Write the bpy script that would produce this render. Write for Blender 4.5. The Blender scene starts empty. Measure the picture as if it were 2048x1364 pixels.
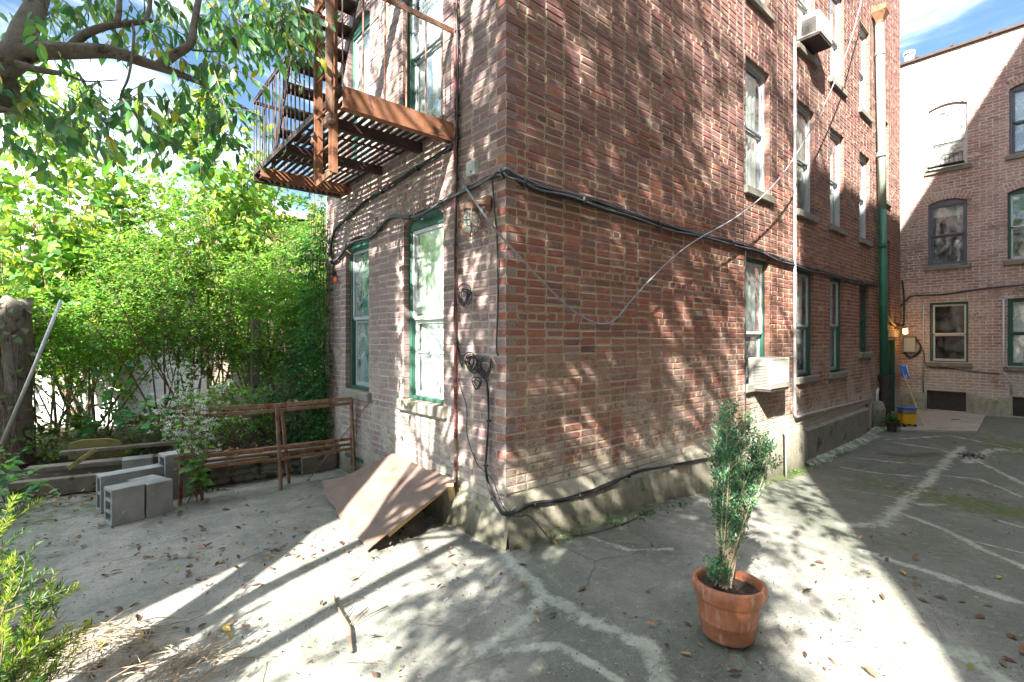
import bpy, math, random
import numpy as np
from mathutils import Vector, Matrix
random.seed(7); RNG = np.random.default_rng(7)
PI = math.pi; sin = math.sin; cos = math.cos
D = bpy.data
scene = bpy.context.scene
COL = scene.collection

# ------------------------------------------------------------------ camera
CAM = Vector((-2.461, -2.907, 1.6)); FPX = 990.0; HOR = 678.0
RT = Vector((0.7553, -0.6554, 0)); FW = Vector((0.6554, 0.7553, 0))
cd = D.cameras.new('camera'); cam = D.objects.new('camera', cd); COL.objects.link(cam)
cam.location = CAM; cam.rotation_euler = (PI/2, 0, -math.atan2(0.6554, 0.7553))
cd.sensor_width = 36; cd.lens = 36*FPX/2048; cd.shift_y = -4/2048; cd.clip_end = 500; cd.clip_start = 0.05
scene.camera = cam

def ray(px, py):
    u = (px-1024)/FPX; v = (HOR-py)/FPX
    return Vector((FW.x+RT.x*u, FW.y+RT.y*u, v))
def at(px, py, t): return CAM + ray(px, py)*t
def onx(px, py, x):
    d = ray(px, py); return CAM + d*((x-CAM.x)/d.x)
def ony(px, py, y):
    d = ray(px, py); return CAM + d*((y-CAM.y)/d.y)
def sstep(a):
    a = np.clip(a, 0, 1); return a*a*(3-2*a)
def gz(x, y):
    z = -0.36*sstep((np.asarray(x, float)-0.8)/5.0) + 0.24*sstep((np.asarray(x, float)-8.5)/4.0)
    return z
def gr(px, py, dz=0):
    d = ray(px, py); t = 3.0
    for _ in range(30):
        p = CAM + d*t
        t = t + ((float(gz(p.x, p.y))+dz) - p.z)/d.z*0.9
    return CAM + d*t

# ------------------------------------------------------------------ materials
class NT:
    def __init__(s, name):
        s.m = D.materials.new(name); s.m.use_nodes = True; s.t = s.m.node_tree; s.t.nodes.clear()
        s.out = s.t.nodes.new('ShaderNodeOutputMaterial')
    def n(s, typ, **kw):
        nd = s.t.nodes.new(typ)
        for k, v in kw.items():
            if k in ('inp',):
                for kk, vv in v.items():
                    if isinstance(vv, bpy.types.NodeSocket): s.t.links.new(vv, nd.inputs[kk])
                    else: nd.inputs[kk].default_value = vv
            else: setattr(nd, k, v)
        return nd
    def noise(s, scale, detail=4, rough=.55, dist=0, vec=None):
        nd = s.n('ShaderNodeTexNoise', inp={'Scale': scale, 'Detail': detail, 'Roughness': rough, 'Distortion': dist})
        s.t.links.new(vec if vec else s.co(), nd.inputs['Vector']); return nd.outputs['Fac']
    def co(s):
        if not hasattr(s, '_co'):
            g = s.n('ShaderNodeNewGeometry'); s._co = g.outputs['Position']; s._geo = g
        return s._co
    def obj(s):
        if not hasattr(s, '_ob'): s._ob = s.n('ShaderNodeTexCoord').outputs['Object']
        return s._ob
    def ramp(s, fac, a, b, ca=0., cb=1.):
        nd = s.n('ShaderNodeMapRange', inp={'Value': fac, 'From Min': a, 'From Max': b, 'To Min': ca, 'To Max': cb}); return nd.outputs[0]
    def mix(s, fac, a, b, mode='MIX'):
        nd = s.n('ShaderNodeMix', data_type='RGBA', blend_type=mode)
        for k, v in ((0, fac), (6, a), (7, b)):
            if isinstance(v, bpy.types.NodeSocket): s.t.links.new(v, nd.inputs[k])
            else: nd.inputs[k].default_value = v if k == 0 else ((*v, 1) if len(v) == 3 else v)
        return nd.outputs[2]
    def math(s, op, a, b=0., clamp=False):
        nd = s.n('ShaderNodeMath', operation=op, use_clamp=clamp)
        for k, v in ((0, a), (1, b)):
            if isinstance(v, bpy.types.NodeSocket): s.t.links.new(v, nd.inputs[k])
            else: nd.inputs[k].default_value = v
        return nd.outputs[0]
    def attr(s, name):
        return s.n('ShaderNodeAttribute', attribute_name=name)
    def bump(s, h, strength=.5, dist=.01):
        nd = s.n('ShaderNodeBump', inp={'Height': h, 'Strength': strength, 'Distance': dist}); return nd.outputs[0]
    def bsdf(s, col, rough=.8, metal=0., nrm=None, spec=.4, **kw):
        nd = s.n('ShaderNodeBsdfPrincipled')
        for k, v in (('Base Color', col), ('Roughness', rough), ('Metallic', metal), ('Specular IOR Level', spec), *kw.items()):
            if isinstance(v, bpy.types.NodeSocket): s.t.links.new(v, nd.inputs[k])
            else: nd.inputs[k].default_value = ((*v, 1) if isinstance(v, tuple) and len(v) == 3 else v)
        if nrm: s.t.links.new(nrm, nd.inputs['Normal'])
        return nd.outputs[0]
    def end(s, sh):
        s.t.links.new(sh, s.out.inputs['Surface']); return s.m

def pm(name, c1, c2, scale=8., rough=.8, bump=.3, c3=None, s3=3., t3=.55, metal=0., spec=.4, fine=60., bd=.004, use_obj=False):
    n = NT(name)
    if use_obj: n._co = n.obj()
    f = n.noise(scale, 6, .65); col = n.mix(n.ramp(f, .3, .7), c1, c2)
    if c3:
        g = n.noise(s3, 5, .7, .4); col = n.mix(n.ramp(g, t3, t3+.06), col, c3)
    h = n.noise(fine, 4, .7)
    col = n.mix(.35, col, n.mix(h, (.45, .45, .45), (1., 1., 1.)), 'MULTIPLY') if bump else col
    nr = n.bump(n.math('ADD', h, f), bump, bd) if bump else None
    return n.end(n.bsdf(col, rough, metal, nr, spec))

def brick_mat(name, wash=.56, washcol=(.47, .41, .36), low=0., moss=True, pz=.50, dust=.10):
    n = NT(name); a = n.attr('Col').outputs['Color']; P = n.co()
    fine = n.noise(90, 4, .75); med = n.noise(22, 4, .6)
    col = n.mix(n.ramp(med, .3, .72), n.mix(1., a, (.72, .70, .72), 'MULTIPLY'), n.mix(1., a, (1.18, 1.14, 1.12), 'MULTIPLY'))
    col = n.mix(.5, col, n.mix(fine, (.5, .5, .5), (1.12, 1.12, 1.12)), 'MULTIPLY')
    # mortar smears and efflorescence
    sp = n.noise(34, 5, .72, .3); big = n.noise(1.3, 4, .6, .5)
    sm = n.math('MULTIPLY', n.ramp(sp, wash, wash+.07), n.ramp(big, .42, .62))
    col = n.mix(n.math('MULTIPLY', sm, .8), col, washcol)
    sxyz = n.n('ShaderNodeSeparateXYZ', inp={0: P}); z = sxyz.outputs[2]
    if low:
        lo = n.math('MULTIPLY', n.ramp(z, 1.75, .55), n.ramp(n.noise(26, 7, .85, .7), .58, .50))
        lo = n.math('MULTIPLY', lo, n.ramp(n.noise(1.9, 5, .7), .40, .56), True)
        pg = n.ramp(n.math('ADD', z, n.math('MULTIPLY', n.math('SUBTRACT', n.noise(2.6, 8, .75, .5), .5), 1.1)), pz, pz-.06)
        lo = n.math('MAXIMUM', lo, pg)
        col = n.mix(n.math('MULTIPLY', lo, low, True), col, n.mix(n.noise(12, 5, .7), (.30, .28, .22), (.62, .58, .52)))
    if moss:
        mk = n.ramp(n.math('ABSOLUTE', n.math('SUBTRACT', z, 2.74)), .22, .0)
        mk = n.math('MULTIPLY', mk, n.ramp(n.noise(2.3, 5, .7), .44, .62))
        mk = n.math('MULTIPLY', mk, n.ramp(sp, .36, .6))
        col = n.mix(n.math('MULTIPLY', mk, .85), col, (.055, .065, .025))
    # broad grime
    col = n.mix(n.ramp(n.noise(.55, 5, .65), .35, .7, 0, .18), col, (.12, .10, .11))
    col = n.mix(dust, col, n.mix(n.noise(.9, 5, .7), (.20, .155, .135), (.32, .26, .235)))
    nr = n.bump(n.math('ADD', n.math('MULTIPLY', fine, .6), sp), .7, .004)
    return n.end(n.bsdf(col, .88, 0, nr, .25))

def mortar_mat(name, c=(.50, .43, .32), c2=(.36, .31, .23)):
    n = NT(name); f = n.noise(7, 5, .7); h = n.noise(120, 4, .8)
    col = n.mix(n.ramp(f, .3, .7), c, c2); col = n.mix(.5, col, n.mix(h, (.45, .45, .45), (1.2, 1.2, 1.2)), 'MULTIPLY')
    col = n.mix(n.ramp(n.noise(2.0, 5, .7), .56, .66), col, (.20, .20, .12))
    return n.end(n.bsdf(col, .95, 0, n.bump(n.math('ADD', h, n.noise(30, 4, .7)), .9, .006), .2))

def leaf_mat(name, trans=.42, rough=.42, spec=.4, tboost=(1.45, 1.35, .55)):
    n = NT(name); a = n.attr('Col').outputs['Color']
    v = n.noise(40, 2, .5)
    col = n.mix(.5, a, n.mix(v, (.6, .6, .6), (1.25, 1.25, 1.25)), 'MULTIPLY')
    pb = n.bsdf(col, rough, 0, None, spec)
    tr = n.n('ShaderNodeBsdfTranslucent', inp={'Color': n.mix(1., col, tboost, 'MULTIPLY')})
    mx = n.n('ShaderNodeMixShader', inp={0: trans, 1: pb, 2: tr.outputs[0]})
    return n.end(mx.outputs[0])

def glass_mat(name, tint=(.82, .9, .9), refl=.12, rough=.04, op=.5, wave=.08):
    n = NT(name)
    nr = n.bump(n.noise(2.2, 2, .5), wave, .05)
    gl = n.n('ShaderNodeBsdfGlossy', inp={'Color': (.93, .97, 1, 1), 'Roughness': rough, 'Normal': nr})
    tr = n.n('ShaderNodeBsdfTransparent', inp={'Color': (*tint, 1)})
    df = n.bsdf((.55, .62, .60), .6)
    st = n.ramp(n.noise(3.5, 4, .6, 1.2), .38, .7, 0, op)
    a = n.n('ShaderNodeMixShader', inp={0: st, 1: tr.outputs[0], 2: df})
    g_ = n.n('ShaderNodeNewGeometry'); dt = n.n('ShaderNodeVectorMath', operation='DOT_PRODUCT', inp={0: g_.outputs['Normal'], 1: g_.outputs['Incoming']}); c5 = n.math('POWER', n.math('SUBTRACT', 1., n.math('ABSOLUTE', dt.outputs['Value'])), 4.)
    f = n.math('ADD', n.math('MULTIPLY', c5, .95), .06+refl*.6, True)
    b = n.n('ShaderNodeMixShader', inp={0: f, 1: a.outputs[0], 2: gl.outputs[0]})
    return n.end(b.outputs[0])

def ground_mat():
    n = NT('yard_concrete'); P = n.co()
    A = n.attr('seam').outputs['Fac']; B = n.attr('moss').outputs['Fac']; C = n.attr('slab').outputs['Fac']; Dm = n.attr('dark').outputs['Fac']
    f1 = n.noise(1.1, 6, .65, .3); f2 = n.noise(7, 6, .7); f3 = n.noise(70, 5, .8); f4 = n.noise(240, 2, .6)
    base = n.mix(n.ramp(f1, .3, .7), (.21, .22, .20), (.37, .355, .31))
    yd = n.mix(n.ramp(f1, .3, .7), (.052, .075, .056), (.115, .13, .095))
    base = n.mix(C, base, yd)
    base = n.mix(n.math('MULTIPLY', n.ramp(f2, .5, .72, 0, .45), n.ramp(C, 0, 1, 1, .45)), base, (.36, .345, .31)); base = n.mix(n.math('MULTIPLY', n.ramp(n.noise(.75, 7, .75, .8), .50, .60, 0, .55), n.ramp(C, 0, 1, 1, .25)), base, (.40, .385, .345)); base = n.mix(n.ramp(n.noise(1.6, 8, .8, .6), .53, .62, 0, .55), base, (.13, .155, .115))
    ag = n.ramp(f4, .56, .68, 0, .75); base = n.mix(ag, base, (.42, .40, .36))
    base = n.mix(n.ramp(f3, .3, .8, .5, 0), base, (.06, .06, .055)); base = n.mix(n.ramp(n.noise(3.2, 8, .75, .5), .42, .62, 0, .5), base, (.085, .09, .078)); base = n.mix(n.ramp(n.noise(15, 6, .8), .56, .66, 0, .35), base, (.34, .33, .29))
    sm = n.math('MULTIPLY', n.ramp(n.math('ADD', A, n.math('MULTIPLY', n.math('SUBTRACT', n.noise(6, 8, .8), .5), 2.7)), .42, .80), n.ramp(f2, .25, .5, .55, 1.))
    sc = n.mix(n.ramp(n.noise(3, 5, .7), .38, .58), (.31, .37, .28), (.46, .47, .40))
    base = n.mix(n.math('MULTIPLY', sm, .55), base, sc)
    ms = n.ramp(n.math('ADD', B, n.math('MULTIPLY', n.math('SUBTRACT', n.noise(11, 6, .75), .5), 1.6)), .5, .72)
    base = n.mix(n.math('MULTIPLY', ms, .9), base, n.mix(f3, (.03, .05, .014), (.10, .135, .03)))
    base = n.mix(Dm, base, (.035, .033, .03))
    # hairline cracks
    vo = n.n('ShaderNodeTexVoronoi', feature='DISTANCE_TO_EDGE', inp={'Scale': .55, 'Vector': n.mix(.12, P, n.n('ShaderNodeTexNoise', inp={'Scale': 2.5, 'Detail': 6, 'Vector': P}).outputs['Color'], 'ADD')})
    ck = n.math('MULTIPLY', n.ramp(vo.outputs['Distance'], .0, .005, 1, 0), n.ramp(n.noise(.8, 3, .5), .50, .58)); base = n.mix(n.math('MULTIPLY', ck, .5), base, (.04, .04, .035))
    h = n.math('ADD', n.math('MULTIPLY', f3, .5), n.math('ADD', n.math('MULTIPLY', sm, .5), n.math('MULTIPLY', f2, 1.2)))
    base = n.mix(n.ramp(n.noise(45, 3, .6), .58, .66, 0, .45), base, (.07, .072, .06))
    h = n.math('SUBTRACT', h, ck)
    return n.end(n.bsdf(base, .87, 0, n.bump(h, .6, .008), .3))

M = {}
M['brick_r'] = brick_mat('purple_red_brick', .60, low=.95)
M['brick_l'] = brick_mat('weathered_purple_brick', .55, (.40, .35, .33), low=.9, pz=.20, dust=.12)
M['brick_f'] = brick_mat('far_pink_brick', .45, (.62, .52, .47), low=.9, moss=False, dust=.12)
M['mortar'] = mortar_mat('tan_mortar')
M['mortar_l'] = mortar_mat('grey_mortar', (.50, .44, .38), (.37, .33, .28))
M['mortar_f'] = mortar_mat('pink_mortar', (.66, .58, .52), (.54, .47, .42))
M['ground'] = ground_mat()
def plinth_mat():
    n = NT('mossy_render'); P = n.co(); mpg = n.n('ShaderNodeMapping', inp={'Vector': P, 'Scale': (7., 7., 1.1)}); st = n.noise(1., 6, .7, .3, mpg.outputs[0])
    f = n.noise(9, 7, .75); g = n.noise(90, 4, .8); col = n.mix(n.ramp(f, .3, .7), (.25, .235, .185), (.40, .37, .30))
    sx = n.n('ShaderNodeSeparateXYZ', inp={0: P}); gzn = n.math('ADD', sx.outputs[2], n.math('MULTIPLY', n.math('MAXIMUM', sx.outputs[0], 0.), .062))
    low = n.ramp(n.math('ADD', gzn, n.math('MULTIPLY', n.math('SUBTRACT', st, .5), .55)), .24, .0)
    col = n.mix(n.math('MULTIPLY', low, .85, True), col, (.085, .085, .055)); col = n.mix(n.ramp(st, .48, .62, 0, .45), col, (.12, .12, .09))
    mo = n.math('MULTIPLY', n.ramp(n.noise(7, 8, .8, .4), .52, .60), n.ramp(n.noise(1.7, 4, .6), .48, .6)); col = n.mix(n.math('MULTIPLY', mo, .8), col, (.06, .085, .025))
    col = n.mix(.5, col, n.mix(g, (.4, .4, .4), (1.15, 1.15, 1.15)), 'MULTIPLY'); return n.end(n.bsdf(col, .93, 0, n.bump(n.math('ADD', g, n.math('MULTIPLY', f, 2.)), .8, .008), .2))
M['plinth'] = plinth_mat()
M['plinth2'] = pm('worn_stone', (.16, .155, .13), (.27, .25, .21), 5, .9, .5, (.08, .09, .04), 3, .58)
M['rust'] = pm('rusty_iron', (.20, .075, .035), (.30, .15, .09), 14, .78, .6, (.10, .045, .03), 8, .56, .15, fine=120)
M['rust2'] = pm('pale_rust', (.22, .125, .09), (.30, .205, .15), 18, .8, .6, (.20, .065, .03), 10, .52, .1, fine=130)
M['dark_iron'] = pm('dark_painted_iron', (.030, .022, .024), (.07, .038, .030), 12, .6, .4, (.13, .05, .03), 7, .66, .2)
M['wood'] = pm('weathered_wood', (.13, .11, .09), (.21, .18, .15), 9, .9, .5, (.06, .055, .045), 5, .6)
M['olive'] = pm('olive_mossy_board', (.20, .165, .055), (.27, .235, .10), 6, .85, .4, (.12, .13, .05), 4, .58)
M['tanwood'] = pm('tan_wood', (.40, .27, .13), (.48, .36, .20), 12, .8, .4)
M['green'] = pm('green_paint', (.018, .075, .052), (.03, .115, .08), 20, .5, .4, (.16, .17, .12), 24, .66)
M['pipegreen'] = pm('green_downpipe_paint', (.03, .15, .095), (.05, .20, .13), 7, .35, .2, (.16, .13, .09), 9, .66)
M['white'] = pm('white_window_paint', (.44, .46, .46), (.60, .62, .61), 15, .5, .15, (.30, .31, .29), 9, .64)
M['greyfr'] = pm('slate_grey_frame', (.10, .11, .14), (.14, .15, .18), 15, .5, .1)
M['alum'] = pm('aluminium_frame', (.34, .38, .42), (.45, .50, .54), 20, .4, .15, metal=.3)
M['glass'] = glass_mat('reflecting_glass')
M['glassd'] = glass_mat('dark_glass', (.5, .58, .58), .1, .05, .2)
M['glassh'] = glass_mat('hazy_glass', (.85, .95, .94), .22, .05, .8)
M['curtain'] = pm('white_curtain', (.62, .63, .60), (.74, .74, .70), 6, .9, .0)
M['teal'] = pm('teal_curtain', (.05, .22, .24), (.10, .31, .33), 6, .9, 0)
M['beige'] = pm('beige_blind', (.42, .38, .30), (.5, .46, .38), 6, .9, 0)
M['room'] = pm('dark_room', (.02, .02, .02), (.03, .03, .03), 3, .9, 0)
def terra_mat():
    n = NT('terracotta'); P = n.co(); sx = n.n('ShaderNodeSeparateXYZ', inp={0: P}); mpg = n.n('ShaderNodeMapping', inp={'Vector': P, 'Scale': (30., 30., 5.)}); st = n.noise(1., 6, .75, .4, mpg.outputs[0])
    col = n.mix(n.ramp(n.noise(8, 6, .7), .3, .7), (.26, .088, .042), (.40, .155, .082)); g = n.noise(130, 4, .8)
    col = n.mix(n.ramp(st, .52, .66, 0, .55), col, (.50, .38, .30)); col = n.mix(n.math('MULTIPLY', n.ramp(sx.outputs[2], .07, -.01), n.ramp(n.noise(22, 5, .8), .4, .6)), col, (.13, .10, .07))
    col = n.mix(n.ramp(n.noise(60, 3, .6), .66, .72), col, (.10, .06, .04)); col = n.mix(.5, col, n.mix(g, (.5, .5, .5), (1.15, 1.15, 1.15)), 'MULTIPLY')
    return n.end(n.bsdf(col, n.ramp(st, .4, .7, .5, .85), 0, n.bump(g, .35, .002), .35))
M['terra'] = terra_mat()
M['soil'] = pm('dark_soil', (.035, .026, .018), (.09, .065, .045), 30, 1, 1., (.25, .20, .14), 25, .62, bd=.02)
M['bed'] = pm('leafy_earth', (.05, .04, .028), (.11, .085, .06), 9, 1, 1., (.06, .075, .03), 4, .55, bd=.03)
M['block'] = pm('cinder_block', (.20, .205, .20), (.34, .345, .34), 5, .95, 1., (.42, .42, .42), 12, .63, fine=160)
M['stone'] = pm('rubble_stone', (.15, .15, .125), (.27, .26, .22), 6, .95, .8, (.05, .06, .03), 5, .53, bd=.02)
M['sheet'] = pm('brown_painted_sheet', (.14, .092, .078), (.235, .17, .145), 4, .5, .45, (.20, .095, .06), 6, .60)
M['cable'] = pm('black_cable', (.014, .015, .018), (.03, .031, .035), 30, .45, 0)
M['cableg'] = pm('grey_cable', (.075, .08, .09), (.12, .125, .14), 30, .5, 0)
M['red'] = pm('red_conduit', (.17, .03, .03), (.25, .07, .06), 12, .6, .2, (.34, .25, .20), 7, .52)
M['galv'] = pm('galvanised_pipe', (.42, .43, .44), (.55, .56, .57), 14, .42, .1, metal=.35)
M['cast'] = pm('dark_cast_iron', (.03, .024, .022), (.06, .045, .04), 10, .7, .3)
M['ac'] = pm('ac_plastic', (.26, .26, .24), (.33, .325, .30), 5, .5, .1, (.40, .38, .33), 4, .62)
M['acd'] = pm('ac_grille_dark', (.035, .035, .035), (.06, .06, .058), 10, .6, 0)
M['yellow'] = pm('yellow_plastic', (.62, .32, .012), (.70, .38, .02), 5, .45, .05)
M['blue'] = pm('blue_mop', (.02, .10, .42), (.03, .16, .55), 30, .8, .6)
M['blueish'] = pm('pale_blue_mop', (.35, .46, .6), (.5, .58, .7), 30, .9, .6)
M['grey'] = pm('grey_plastic', (.16, .16, .17), (.22, .22, .23), 8, .5, .1)
M['boxgrey'] = pm('light_grey_box', (.34, .37, .37), (.42, .45, .44), 5, .5, .1)
M['siding'] = pm('white_siding', (.68, .70, .72), (.78, .79, .80), 2, .6, .1)
M['shingle'] = pm('brown_shingle', (.14, .10, .085), (.25, .19, .16), 14, .9, .4)
M['bark'] = pm('grey_bark', (.10, .085, .072), (.19, .165, .14), 16, .9, .9, (.05, .04, .035), 9, .56, bd=.012)
M['twig'] = pm('brown_twig', (.13, .09, .065), (.21, .155, .11), 16, .9, .2)
M['palestem'] = pm('pale_stem', (.36, .29, .20), (.46, .38, .28), 16, .8, .1)
M['dry'] = pm('dry_stalk', (.24, .18, .12), (.38, .30, .21), 12, .9, .2)
M['orange'] = pm('orange_tag', (.85, .09, .02), (.9, .12, .03), 9, .5, 0)
M['amber'] = pm('copper_bracket', (.40, .16, .06), (.5, .22, .09), 9, .5, .2)
M['lampwhite'] = glass_mat('jar_glass', (.9, .95, .9), .3, .1, .8)
M['roofing'] = pm('dark_roof_edge', (.035, .025, .025), (.07, .05, .045), 9, .7, .2)
M['grass'] = leaf_mat('leaf_generic')
M['lv_dark'] = leaf_mat('leaf_cherry', .42, .38, .5)
M['lv_gold'] = leaf_mat('leaf_sunlit', .55, .5, .3)
M['lv_hedge'] = leaf_mat('leaf_hedge', .5, .45, .35)
M['lv_box'] = leaf_mat('leaf_box', .25, .3, .6)
M['petal'] = leaf_mat('petal', .3, .7, .2, (1, 1, 1))
M['litter'] = leaf_mat('dead_leaf', .15, .75, .2, (1, 1, 1))
def emis(name, c, s):
    n = NT(name); e = n.n('ShaderNodeEmission', inp={'Color': (*c, 1), 'Strength': s}); return n.end(e.outputs[0])
M['glow'] = emis('lit_amber_globe', (1., .55, .12), 4.)

# ------------------------------------------------------------------ mesh builder
class MB:
    def __init__(s): s.v = []; s.f = []; s.mi = []; s.c = []; s.col = (1, 1, 1); s.m = 0
    def add(s, vs, fs, col=None, m=None):
        o = len(s.v); s.v.extend([tuple(p) for p in vs])
        for f in fs:
            s.f.append([o+i for i in f]); s.mi.append(s.m if m is None else m); s.c.append(col or s.col)
    def box(s, c, d, rz=0., rot=None, bev=0., m=None):
        hx, hy, hz = d[0]/2, d[1]/2, d[2]/2
        R = rot if rot is not None else Matrix.Rotation(rz, 3, 'Z'); c = Vector(c)
        if bev <= 0:
            vs = [c+R@Vector((sx*hx, sy*hy, sz*hz)) for sx in (-1, 1) for sy in (-1, 1) for sz in (-1, 1)]
            s.add(vs, [(0, 1, 3, 2), (4, 6, 7, 5), (0, 4, 5, 1), (2, 3, 7, 6), (0, 2, 6, 4), (1, 5, 7, 3)], m=m); return
        vs = []; idx = {}
        for sx in (-1, 1):
            for sy in (-1, 1):
                for sz in (-1, 1):
                    for a in range(3):
                        h = [hx-bev, hy-bev, hz-bev]; h[a] += bev
                        idx[(sx, sy, sz, a)] = len(vs); vs.append(c+R@Vector((sx*h[0], sy*h[1], sz*h[2])))
        F = []
        for a in range(3):
            b, d_ = [(1, 2), (2, 0), (0, 1)][a]
            for sg in (-1, 1):
                q = []
                for (sb, sd) in ((-1, -1), (1, -1), (1, 1), (-1, 1)):
                    k = [0, 0, 0]; k[a] = sg; k[b] = sb; k[d_] = sd; q.append(idx[(*k, a)])
                F.append(q if sg > 0 else q[::-1])
        for a in range(3):
            b, d_ = [(1, 2), (2, 0), (0, 1)][a]
            for sb in (-1, 1):
                for sd in (-1, 1):
                    def I(sa, ax):
                        k = [0, 0, 0]; k[a] = sa; k[b] = sb; k[d_] = sd; return idx[(*k, ax)]
                    F.append([I(-1, b), I(1, b), I(1, d_), I(-1, d_)])
        for sx in (-1, 1):
            for sy in (-1, 1):
                for sz in (-1, 1): F.append([idx[(sx, sy, sz, 0)], idx[(sx, sy, sz, 1)], idx[(sx, sy, sz, 2)]])
        s.add(vs, F, m=m)
    def bar(s, a, b, w, h=None, up=(0, 0, 1), bev=0.):
        a = Vector(a); b = Vector(b); d = b-a; L = d.length
        if L < 1e-6: return
        x = d/L; u = Vector(up)
        if abs(x.dot(u)) > .97: u = Vector((1, 0, 0)) if abs(x.x) < .9 else Vector((0, 1, 0))
        y = u.cross(x).normalized(); z = x.cross(y)
        R = Matrix((x, y, z)).transposed(); s.box((a+b)/2, (L, w, h or w), rot=R, bev=bev)
    def tube(s, pts, r, n=8, cap=True):
        pts = [Vector(p) for p in pts]; N = len(pts)
        rs = r if isinstance(r, (list, tuple)) else [r]*N
        prev = None; vs = []
        for i, p in enumerate(pts):
            t = (pts[min(i+1, N-1)]-pts[max(i-1, 0)])
            t = t.normalized() if t.length > 1e-9 else Vector((0, 0, 1))
            if prev is None:
                u = t.cross(Vector((0, 0, 1)));
                if u.length < .05: u = t.cross(Vector((1, 0, 0)))
                u.normalize()
            else:
                u = prev-t*prev.dot(t); u = u.normalized() if u.length > 1e-6 else t.orthogonal().normalized()
            prev = u; w = t.cross(u)
            for k in range(n):
                a = 2*PI*k/n; vs.append(p+(u*cos(a)+w*sin(a))*rs[i])
        F = []
        for i in range(N-1):
            for k in range(n):
                F.append((i*n+k, i*n+(k+1) % n, (i+1)*n+(k+1) % n, (i+1)*n+k))
        if cap: F.append(tuple(range(n))[::-1]); F.append(tuple((N-1)*n+k for k in range(n)))
        s.add(vs, F)
    def lathe(s, c, prof, n=32, rot=None, cap=True):
        c = Vector(c); R = rot or Matrix.Identity(3); vs = []
        for (r, z) in prof:
            for k in range(n):
                a = 2*PI*k/n; vs.append(c+R@Vector((r*cos(a), r*sin(a), z)))
        F = []
        for i in range(len(prof)-1):
            for k in range(n): F.append((i*n+k, i*n+(k+1) % n, (i+1)*n+(k+1) % n, (i+1)*n+k))
        if cap: F.append(tuple(range(n))[::-1]); F.append(tuple((len(prof)-1)*n+k for k in range(n)))
        s.add(vs, F)
    def ball(s, c, r, n=10, sq=(1, 1, 1)):
        prof = [(max(1e-4, sin(PI*i/n))*r, -cos(PI*i/n)*r) for i in range(n+1)]
        o = len(s.v); s.lathe((0, 0, 0), prof, n*2, cap=False)
        for i in range(o, len(s.v)):
            p = s.v[i]; s.v[i] = (c[0]+p[0]*sq[0], c[1]+p[1]*sq[1], c[2]+p[2]*sq[2])
    def build(s, name, mats, parent=None, smooth=False, color=False):
        if not isinstance(mats, (list, tuple)): mats = [mats]
        me = D.meshes.new(name); me.from_pydata(s.v, [], s.f)
        for m in mats: me.materials.append(m)
        if len(mats) > 1: me.polygons.foreach_set('material_index', s.mi)
        if smooth: me.polygons.foreach_set('use_smooth', [True]*len(s.f))
        if color:
            at_ = me.color_attributes.new('Col', 'FLOAT_COLOR', 'CORNER')
            arr = np.repeat(np.array([(*c, 1.) for c in s.c]), [len(f) for f in s.f], axis=0).astype(np.float32)
            at_.data.foreach_set('color', arr.ravel())
        me.update()
        o = D.objects.new(name, me); COL.objects.link(o)
        if parent: o.parent = parent
        return o

def tag(o, label=None, cat=None, group=None, kind=None):
    if label: o['label'] = label
    if cat: o['category'] = cat
    if group: o['group'] = group
    if kind: o['kind'] = kind
    return o
def thing(name, label, cat, group=None):
    o = D.objects.new(name, None); COL.objects.link(o); o.empty_display_size = .1
    return tag(o, label, cat, group)
def auto_smooth(o, ang=40):
    me = o.data; me.polygons.foreach_set('use_smooth', [True]*len(me.polygons))
    try: me.set_sharp_from_angle(angle=math.radians(ang))
    except Exception: pass
    return o

# ------------------------------------------------------------------ leaves (numpy)
T_LANCE = (np.array([(0, 0, 0), (-.19, .3, .04), (.19, .3, .04), (-.175, .62, -.02), (.175, .62, -.02), (0, 1, -.16), (0, .3, 0), (0, .62, -.06)], float),
           [(0, 6, 1), (0, 2, 6), (1, 6, 7, 3), (6, 2, 4, 7), (3, 7, 5), (7, 4, 5)])
T_HEART = (np.array([(0, 0, 0), (-.36, .12, .05), (.36, .12, .05), (-.38, .45, .05), (.38, .45, .05), (0, 1, -.1), (0, .12, 0), (0, .5, -.02)], float),
           [(0, 6, 1), (0, 2, 6), (1, 6, 7, 3), (6, 2, 4, 7), (3, 7, 5), (7, 4, 5)])
T_OVAL = (np.array([(0, 0, 0), (-.27, .45, .05), (0, 1, -.04), (.27, .45, .05)], float), [(0, 3, 2, 1)])
T_OVAL2 = (np.array([(0, 0, 0), (-.25, .45, .07), (0, 1, -.04), (.25, .45, .07)], float), [(0, 2, 1), (0, 3, 2)])
T_NEEDLE = (np.array([(0, 0, 0), (-.06, .5, 0), (0, 1, .02), (.06, .5, 0)], float), [(0, 3, 2, 1)])

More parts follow.
